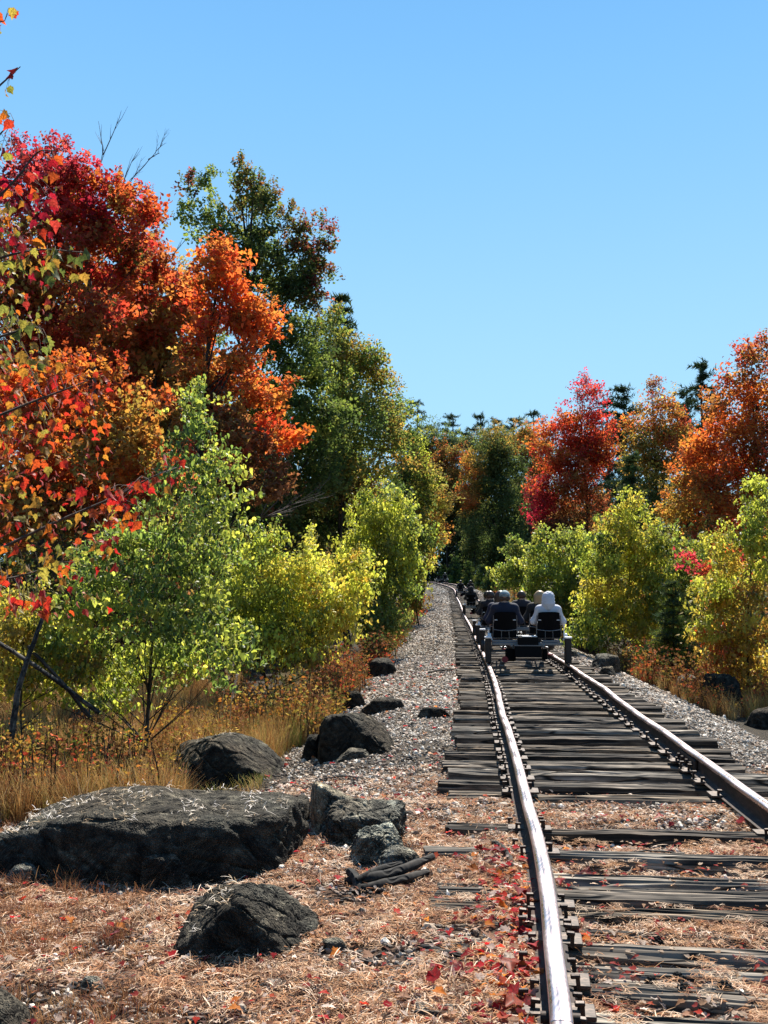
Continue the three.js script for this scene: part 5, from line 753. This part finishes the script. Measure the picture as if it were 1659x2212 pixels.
function makeBike(name, label, q, rows, group) {
  const bike = thing(name, label, 'rail bike', V(0, 0, 0), group); bike.position.copy(q.c); bike.position.y += RAIL + 0.004; bike.rotation.y = Math.atan2(-q.r.z, q.r.x);
  const L = rows === 2 ? 3.9 : 2.2;                       // its tail is at z = 0, it points to -z
  part('frame', merged([rbox(1.36, 0.055, 0.06, 0.01, 0, 0.36, -0.06), rbox(1.36, 0.055, 0.06, 0.01, 0, 0.34, -L + 0.1), rbox(0.06, 0.05, L, 0.01, -0.3, 0.33, -L / 2), rbox(0.06, 0.05, L, 0.01, 0.3, 0.33, -L / 2), rbox(0.5, 0.045, 0.05, 0.01, -0.43, 0.41, -0.1), rbox(0.34, 0.045, 0.05, 0.01, 0.45, 0.41, -0.1)]), K.frame, bike);
  for (const sx of [-1, 1]) for (const z of [0, -L]) {
    const w = new THREE.Group(); w.name = 'wheel'; w.position.set(sx * 0.75, 0.13, z); bike.add(w);
    part('tyre', new THREE.CylinderGeometry(0.13, 0.13, 0.06, 20).rotateZ(Math.PI / 2), K.tyre, w); part('flange', new THREE.CylinderGeometry(0.155, 0.155, 0.014, 20).rotateZ(Math.PI / 2).translate(-sx * 0.045, 0, 0), K.grey, w);
    const g = part('wheel_guard', rbox(0.115, 0.46, 0.2, 0.02, sx * 0.75, 0.245, z + (z ? -0.06 : 0.06)), K.post, bike); part('guard_cap', rbox(0.14, 0.035, 0.22, 0.012, sx * 0.75, 0.49, z + (z ? -0.06 : 0.06)), K.white, g);
  }
  for (const [sx, h] of [[-1, 0.62], [1, 0.7]]) part('hand_lever', merged([rod([sx * 0.71, 0.42, -0.25], [sx * 0.72, h, -0.32], 0.014), new THREE.SphereGeometry(0.026, 10, 8).translate(sx * 0.72, h, -0.32), rbox(0.07, 0.06, 0.16, 0.015, sx * 0.72, 0.53, -0.12), new THREE.SphereGeometry(0.022, 8, 6).translate(sx * 0.68, 0.45, 0.0)]), K.white, bike);
  const crate = part('battery_box', rbox(0.5, 0.215, 0.26, 0.012, 0, 0.225, 0.0), K.box, bike); part('lid', rbox(0.515, 0.02, 0.275, 0.006, 0, 0.338, 0), K.grey, crate); part('top_box', rbox(0.38, 0.15, 0.24, 0.012, 0.005, 0.425, 0.02), K.box, crate); part('pale_cover', rbox(0.28, 0.02, 0.22, 0.006, 0.03, 0.508, 0.02), K.white, crate);
  for (let r = 0; r < rows; r++) for (const sx of [-1, 1]) {
    const z = -0.12 - r * 1.85; seatInto(bike, sx * 0.415, z);
    const c = new THREE.Group(); c.name = 'crank'; c.position.set(sx * 0.415, 0.24, z - 0.95); bike.add(c);
    part('arm', merged([rod([-0.06, 0, 0], [-0.06, 0.14, 0.05], 0.012), rod([0.06, 0, 0], [0.06, -0.14, -0.05], 0.012), rod([-0.06, 0, 0], [0.06, 0, 0], 0.02), rod([0, 0, 0], [0, 0.09, 0.3], 0.02), rod([0, 0.09, 0.3], [0, 0.12, 0.6], 0.02)]), K.frame, c);
    part('pedal', rbox(0.1, 0.025, 0.09, 0.006, -0.12, 0.14, 0.05), K.pedal, c); part('pedal', rbox(0.1, 0.025, 0.09, 0.006, 0.12, -0.14, -0.05), K.pedal, c);
  }
  part('bag', rbox(0.2, 0.24, 0.16, 0.04, -0.32, 0.15, -0.1).scale(1, 1, 1), K.black, bike); part('chain_guard', rbox(0.09, 0.2, 0.3, 0.02, 0.34, 0.16, -0.3), K.box, bike); part('drive_disc', new THREE.CylinderGeometry(0.06, 0.06, 0.05, 14).rotateX(Math.PI / 2).translate(-0.43, 0.07, -0.02), K.pedal, bike);
  return bike;
}
// one smooth body from tapered bones, meshed on a grid
const sdCap = (p, a, b, ra, rb) => { const bx = b.x - a.x, by = b.y - a.y, bz = b.z - a.z, px = p.x - a.x, py = p.y - a.y, pz = p.z - a.z, h = clamp((px * bx + py * by + pz * bz) / (bx * bx + by * by + bz * bz + 1e-9), 0, 1), dx = px - bx * h, dy = py - by * h, dz = pz - bz * h; return Math.sqrt(dx * dx + dy * dy + dz * dz) - lerp(ra, rb, h); };
function bodyMesh(bones, centre, half, res, k, colorOf) {
  const mc = new MarchingCubes(res, new THREE.MeshStandardMaterial(), false, false, 60000); mc.isolation = 0; const p = V();
  for (let z = 0, i = 0; z < res; z++) for (let y = 0; y < res; y++) for (let x = 0; x < res; x++, i++) {
    p.set(centre.x + (x - res / 2) / (res / 2) * half, centre.y + (y - res / 2) / (res / 2) * half, centre.z + (z - res / 2) / (res / 2) * half);
    let s = 0, m = 1e9; for (const b of bones) { const d = sdCap(p, b[0], b[1], b[2], b[3]); m = Math.min(m, d); if (d < 0.2) s += Math.exp(-d * k); } mc.field[i] = -(s > 0 ? -Math.log(s) / k : m);
  }
  mc.update(); const n = mc.count, pos = [], nor = [], col = [];
  for (let i = 0; i < n; i++) { const x = mc.positionArray[i * 3] * half + centre.x, y = mc.positionArray[i * 3 + 1] * half + centre.y, z = mc.positionArray[i * 3 + 2] * half + centre.z; pos.push(x, y, z); nor.push(mc.normalArray[i * 3], mc.normalArray[i * 3 + 1], mc.normalArray[i * 3 + 2]); p.set(x, y, z); let b0 = bones[0], m = 1e9; for (const b of bones) { const d = sdCap(p, b[0], b[1], b[2], b[3]); if (d < m) { m = d; b0 = b; } } const c = colorOf(b0[4], p); col.push(c.r, c.g, c.b); }
  const g = new THREE.BufferGeometry(); g.setAttribute('position', new THREE.Float32BufferAttribute(pos, 3)); g.setAttribute('normal', new THREE.Float32BufferAttribute(nor, 3)); g.setAttribute('color', new THREE.Float32BufferAttribute(col, 3)); return g;
}
// a seated rider, origin on the cushion, facing -z, hands on the knees or a lever
const J = { hipL: V(-0.10, 0.09, -0.08), hipR: V(0.10, 0.09, -0.08), kneeL: V(-0.15, 0.20, -0.52), kneeR: V(0.15, 0.12, -0.53), ankL: V(-0.13, -0.13, -0.80), ankR: V(0.13, -0.26, -0.76), shL: V(-0.175, 0.50, -0.04), shR: V(0.175, 0.50, -0.04), elL: V(-0.30, 0.26, -0.09), elR: V(0.30, 0.26, -0.09), wrL: V(-0.23, 0.215, -0.34), wrR: V(0.23, 0.205, -0.34), neck: V(0, 0.56, -0.03), head: V(0, 0.70, -0.05) };
function bones(w = 1) {
  const j = J, b = [];
  b.push([V(-0.07, 0.10, -0.08), V(0.07, 0.10, -0.08), 0.115, 0.115, 'leg'], [V(0, 0.14, -0.08), V(0, 0.30, -0.07), 0.125 * w, 0.125 * w, 'top'], [V(-0.055, 0.28, -0.07), V(-0.07, 0.42, -0.06), 0.105 * w, 0.115 * w, 'top'], [V(0.055, 0.28, -0.07), V(0.07, 0.42, -0.06), 0.105 * w, 0.115 * w, 'top'], [j.shL, j.shR, 0.075 * w, 0.075 * w, 'top'], [V(-0.16, 0.51, -0.04), V(0, 0.56, -0.03), 0.055, 0.06, 'top'], [V(0.16, 0.51, -0.04), V(0, 0.56, -0.03), 0.055, 0.06, 'top'], [V(0, 0.5, -0.03), V(0, 0.66, -0.045), 0.06, 0.053, 'skin']);
  for (const s of ['L', 'R']) { b.push([j['sh' + s], j['el' + s], 0.068 * w, 0.052 * w, 'top'], [j['el' + s], j['wr' + s], 0.052 * w, 0.036, 'top'], [j['hip' + s], j['knee' + s], 0.095, 0.062, 'leg'], [j['knee' + s], j['ank' + s], 0.058, 0.042, 'leg']); const a = j['ank' + s]; b.push([a.clone().add(V(0, -0.03, 0.03)), a.clone().add(V(s === 'L' ? -0.02 : 0.02, -0.02, -0.17)), 0.042, 0.034, 'shoe']); }
  return b;
}
const headBones = () => { const h = J.head; return [[V(0, 0.735, -0.035), V(0, 0.725, -0.075), 0.088, 0.083, 'skin'], [V(0, 0.68, -0.095), V(0, 0.645, -0.105), 0.058, 0.04, 'skin'], [V(0, 0.695, -0.145), V(0, 0.672, -0.168), 0.009, 0.014, 'skin'], [V(-0.02, 0.648, -0.142), V(0.02, 0.648, -0.142), 0.009, 0.009, 'lip'], [V(-0.034, 0.708, -0.132), V(-0.033, 0.708, -0.134), 0.014, 0.014, 'eye'], [V(0.034, 0.708, -0.132), V(0.033, 0.708, -0.134), 0.014, 0.014, 'eye'], [V(-0.088, 0.715, -0.05), V(-0.086, 0.68, -0.055), 0.014, 0.01, 'skin'], [V(0.088, 0.715, -0.05), V(0.086, 0.68, -0.055), 0.014, 0.01, 'skin'], [V(0, 0.6, -0.04), V(0, 0.67, -0.05), 0.054, 0.056, 'skin']]; };
function handBones(s) { const w = s < 0 ? J.wrL : J.wrR, o = (x, y, z) => V(w.x - s * 0 + s * x, w.y + y, w.z + z), b = [[o(0, 0, 0.01), o(0, -0.002, -0.02), 0.026, 0.024, 'skin'], [o(-0.022, -0.004, -0.03), o(-0.024, -0.01, -0.085), 0.017, 0.014, 'skin'], [o(0, -0.002, -0.03), o(0.002, -0.008, -0.09), 0.017, 0.014, 'skin'], [o(0.02, -0.004, -0.03), o(0.024, -0.012, -0.08), 0.016, 0.013, 'skin']]; [[-0.032, 0.034, 0.026], [-0.010, 0.04, 0.03], [0.012, 0.036, 0.027], [0.032, 0.028, 0.02]].forEach(([x, a, c], i) => { const k = o(x * 0.9, -0.01, -0.085 + Math.abs(x) * 0.3), m = o(x, -0.022, -0.085 - a), e = o(x * 1.02, -0.05, -0.09 - a - c * 0.3); b.push([k, m, 0.0095, 0.0085, 'skin'], [m, e, 0.0085, 0.0075, 'skin']); }); b.push([o(-0.028, -0.006, -0.025), o(-0.052, -0.014, -0.06), 0.013, 0.01, 'skin'], [o(-0.052, -0.014, -0.06), o(-0.05, -0.03, -0.085), 0.0095, 0.008, 'skin']); return b; }
const shapeCache = {};
function riderShape(w) {
  const key = 'w' + w; if (shapeCache[key]) return shapeCache[key];
  const marks = { top: rgb(1, 0, 0), leg: rgb(0, 1, 0), shoe: rgb(0, 0, 1), skin: rgb(1, 1, 0), lip: rgb(1, 0, 1), eye: rgb(0, 1, 1) }, of = (k) => marks[k];
  const parts = [bodyMesh(bones(w), V(0, 0.18, -0.38), 0.68, 92, 38, of), bodyMesh(headBones(), V(0, 0.70, -0.07), 0.15, 60, 90, of), bodyMesh(handBones(-1), V(J.wrL.x, J.wrL.y - 0.02, J.wrL.z - 0.05), 0.1, 50, 220, of), bodyMesh(handBones(1), V(J.wrR.x, J.wrR.y - 0.02, J.wrR.z - 0.05), 0.1, 50, 220, of)];
  return (shapeCache[key] = mergeGeometries(parts));
}
const bodyMat = new THREE.MeshPhysicalMaterial({ vertexColors: true, roughness: 0.85, sheen: 0.3, sheenRoughness: 0.4, sheenColor: rgb(0.5, 0.5, 0.52) });
function rider(name, label, bike, sx, row, look) {
  const t = thing(name, label, 'person', V(0, 0, 0)), seat = V(sx * 0.415, 0.535, -0.17 - row * 1.85).applyAxisAngle(V(0, 1, 0), bike.rotation.y).add(bike.position);
  t.position.copy(seat); t.rotation.y = bike.rotation.y + (look.turn ?? 0); if (look.scale) t.scale.setScalar(look.scale);
  const g = riderShape(look.w ?? 1).clone(), c = g.attributes.color.clone(), out = { top: rgb(...look.top), leg: rgb(...(look.leg ?? [0.02, 0.02, 0.03])), shoe: rgb(0.05, 0.045, 0.045), skin: rgb(...(look.skin ?? [0.42, 0.26, 0.19])), lip: rgb(0.35, 0.13, 0.11), eye: rgb(0.15, 0.11, 0.1) };
  for (let i = 0; i < c.count; i++) { const r = c.getX(i) > 0.5, gg = c.getY(i) > 0.5, b = c.getZ(i) > 0.5, k = r && gg ? 'skin' : r && b ? 'lip' : gg && b ? 'eye' : r ? 'top' : gg ? 'leg' : 'shoe'; c.setXYZ(i, out[k].r, out[k].g, out[k].b); }
  g.setAttribute('color', c); part('body', g, bodyMat, t);
  const hm = (col, o = {}) => new THREE.MeshPhysicalMaterial({ color: rgb(...col), roughness: o.rough ?? 0.7, sheen: 0.4, sheenRoughness: 0.35, sheenColor: rgb(0.6, 0.6, 0.6) });
  if (look.cap) {
    const cap = new THREE.SphereGeometry(0.104, 28, 14, 0, 6.2832, 0, 1.62), p = cap.attributes.position; for (let i = 0; i < p.count; i++) p.setXYZ(i, p.getX(i), p.getY(i) * 1.02, p.getZ(i) * 1.16); cap.computeVertexNormals(); cap.rotateX(0.10).translate(0, 0.742, -0.055);
    const k = part('cap', cap, hm(look.cap, { rough: 0.8 }), t); const brim = new THREE.SphereGeometry(0.1, 20, 6, Math.PI + 0.3, Math.PI - 0.6, 1.35, 0.22).scale(0.9, 0.5, 1.75).translate(0, 0.735, -0.08); part('brim', brim, hm(look.cap), k); part('strap', new THREE.TorusGeometry(0.075, 0.007, 6, 20, Math.PI).scale(1, 0.42, 1).translate(0, 0.735, 0.064), hm([0.03, 0.03, 0.035]), k);
    part('hair', bodyMesh([[V(-0.05, 0.69, -0.0), V(0.05, 0.69, -0.0), 0.05, 0.05, 'h'], [V(-0.075, 0.7, -0.05), V(-0.06, 0.69, 0.0), 0.028, 0.03, 'h'], [V(0.075, 0.7, -0.05), V(0.06, 0.69, 0.0), 0.028, 0.03, 'h']], V(0, 0.7, -0.03), 0.16, 36, 60, () => rgb(1, 1, 1)), hm(look.hair ?? [0.05, 0.03, 0.02]), t);
  } else if (look.hood) {
    const b = [[V(0, 0.745, -0.035), V(0, 0.73, -0.06), 0.118, 0.108, 'h'], [V(0, 0.70, -0.01), V(0, 0.62, 0.0), 0.10, 0.085, 'h'], [V(-0.055, 0.63, 0.0), V(-0.08, 0.55, -0.01), 0.075, 0.055, 'h'], [V(0.055, 0.63, 0.0), V(0.08, 0.55, -0.01), 0.075, 0.055, 'h'], [V(0, 0.60, 0.02), V(0, 0.53, 0.03), 0.08, 0.06, 'h'], [V(0.045, 0.80, -0.02), V(0.02, 0.81, -0.06), 0.05, 0.05, 'h']];
    const g2 = bodyMesh(b, V(0, 0.68, -0.02), 0.22, 56, 45, () => rgb(1, 1, 1)), q = g2.attributes.position; for (let i = 0; i < q.count; i++) { const n = 0.006 * noise(q.getX(i) * 22, q.getY(i) * 30, q.getZ(i) * 22); q.setXYZ(i, q.getX(i) * (1 + n * 6), q.getY(i) + n, q.getZ(i) + n); } g2.computeVertexNormals(); part('hood', g2, hm(look.top, { rough: 0.95 }), t);
  } else {
    const L = look.long ?? 0, b = [[V(0, 0.75, -0.02), V(0, 0.74, -0.045), 0.103, 0.098, 'h'], [V(-0.06, 0.71, -0.01), V(0.06, 0.71, -0.01), 0.06, 0.06, 'h']]; if (L) for (const x of [-0.085, -0.045, 0, 0.045, 0.085]) b.push([V(x * 0.8, 0.72, 0.0), V(x * (L > 1 ? 1.35 : 1.15), 0.72 - 0.14 * L, x ? 0.01 : 0.035), 0.05, 0.032, 'h']);
    const g2 = bodyMesh(b, V(0, 0.64, -0.01), 0.24, 54, 60, () => rgb(1, 1, 1)); part('hair', g2, hm(look.hair ?? [0.02, 0.015, 0.012], { rough: 0.45 }), t);
  }
  return t;
}
{
  const b1 = makeBike('rail_bike', 'nearest rail bike, its black battery box and two dark mesh seats facing back', trackAt('z', 18.3), 2, 'rail bikes rolling away in a line');
  const b2 = makeBike('rail_bike', 'second rail bike, mostly hidden by the nearest bike and its riders', trackAt('z', 25.4), 2, 'rail bikes rolling away in a line');
  const b3 = makeBike('rail_bike', 'rail bike with one dark hooded rider showing, ahead of the packed group', trackAt('z', 47), 1, 'rail bikes rolling away in a line');
  const b4 = makeBike('rail_bike', 'rail bike carrying two dark riders just before the bend', trackAt('z', 80), 1, 'rail bikes rolling away in a line');
  const b5 = makeBike('rail_bike', 'farthest rail bike, on the bend against the small spruces', trackAt('z', 126), 1, 'rail bikes rolling away in a line');
  rider('person', 'person in navy sweater and pale grey cap, seated on the nearest bike', b1, -1, 0, { top: [0.006, 0.010, 0.030], cap: [0.16, 0.24, 0.27], w: 1.08 });
  rider('person', 'person in light grey sweatshirt with the hood up, seated beside the capped rider', b1, 1, 0, { top: [0.52, 0.54, 0.60], hood: true, scale: 0.95 });
  rider('person', 'person with long dark hair and dark navy coat in front of the capped rider', b1, -1, 1, { top: [0.015, 0.02, 0.05], long: 2, hair: [0.035, 0.025, 0.022] });
  rider('person', 'person with light hair edges and black jacket in front of the hooded rider', b1, 1, 1, { top: [0.012, 0.012, 0.014], long: 1, hair: [0.34, 0.24, 0.13] });
  rider('person', 'person in black jacket at the rail side of the second bike', b2, -1, 0, { top: [0.015, 0.015, 0.02], hair: [0.03, 0.02, 0.02] });
  rider('person', 'person with short brown hair and bare neck, just beyond the grey cap', b2, 1, 0, { top: [0.02, 0.02, 0.03], hair: [0.05, 0.03, 0.02], long: 0 });
  rider('person', 'person whose small dark head shows above the black-jacketed riders', b2, -1, 1, { top: [0.02, 0.02, 0.02] });
  rider('person', 'person in dark hooded jacket alone on the third bike', b3, -1, 0, { top: [0.016, 0.017, 0.022], hood: true, w: 1.08 });
  rider('person', 'person in black, on the rail side of the bike before the bend', b4, -1, 0, { top: [0.02, 0.02, 0.022], hair: [0.02, 0.015, 0.01] });
  rider('person', 'slim person in black, on the outer seat of the bike before the bend', b4, 1, 0, { top: [0.02, 0.018, 0.022], long: 1 });
  rider('person', 'person on the farthest bike wearing a pale hat', b5, 1, 0, { top: [0.025, 0.03, 0.025], cap: [0.4, 0.4, 0.4] });
}

renderer.render(scene, camera);
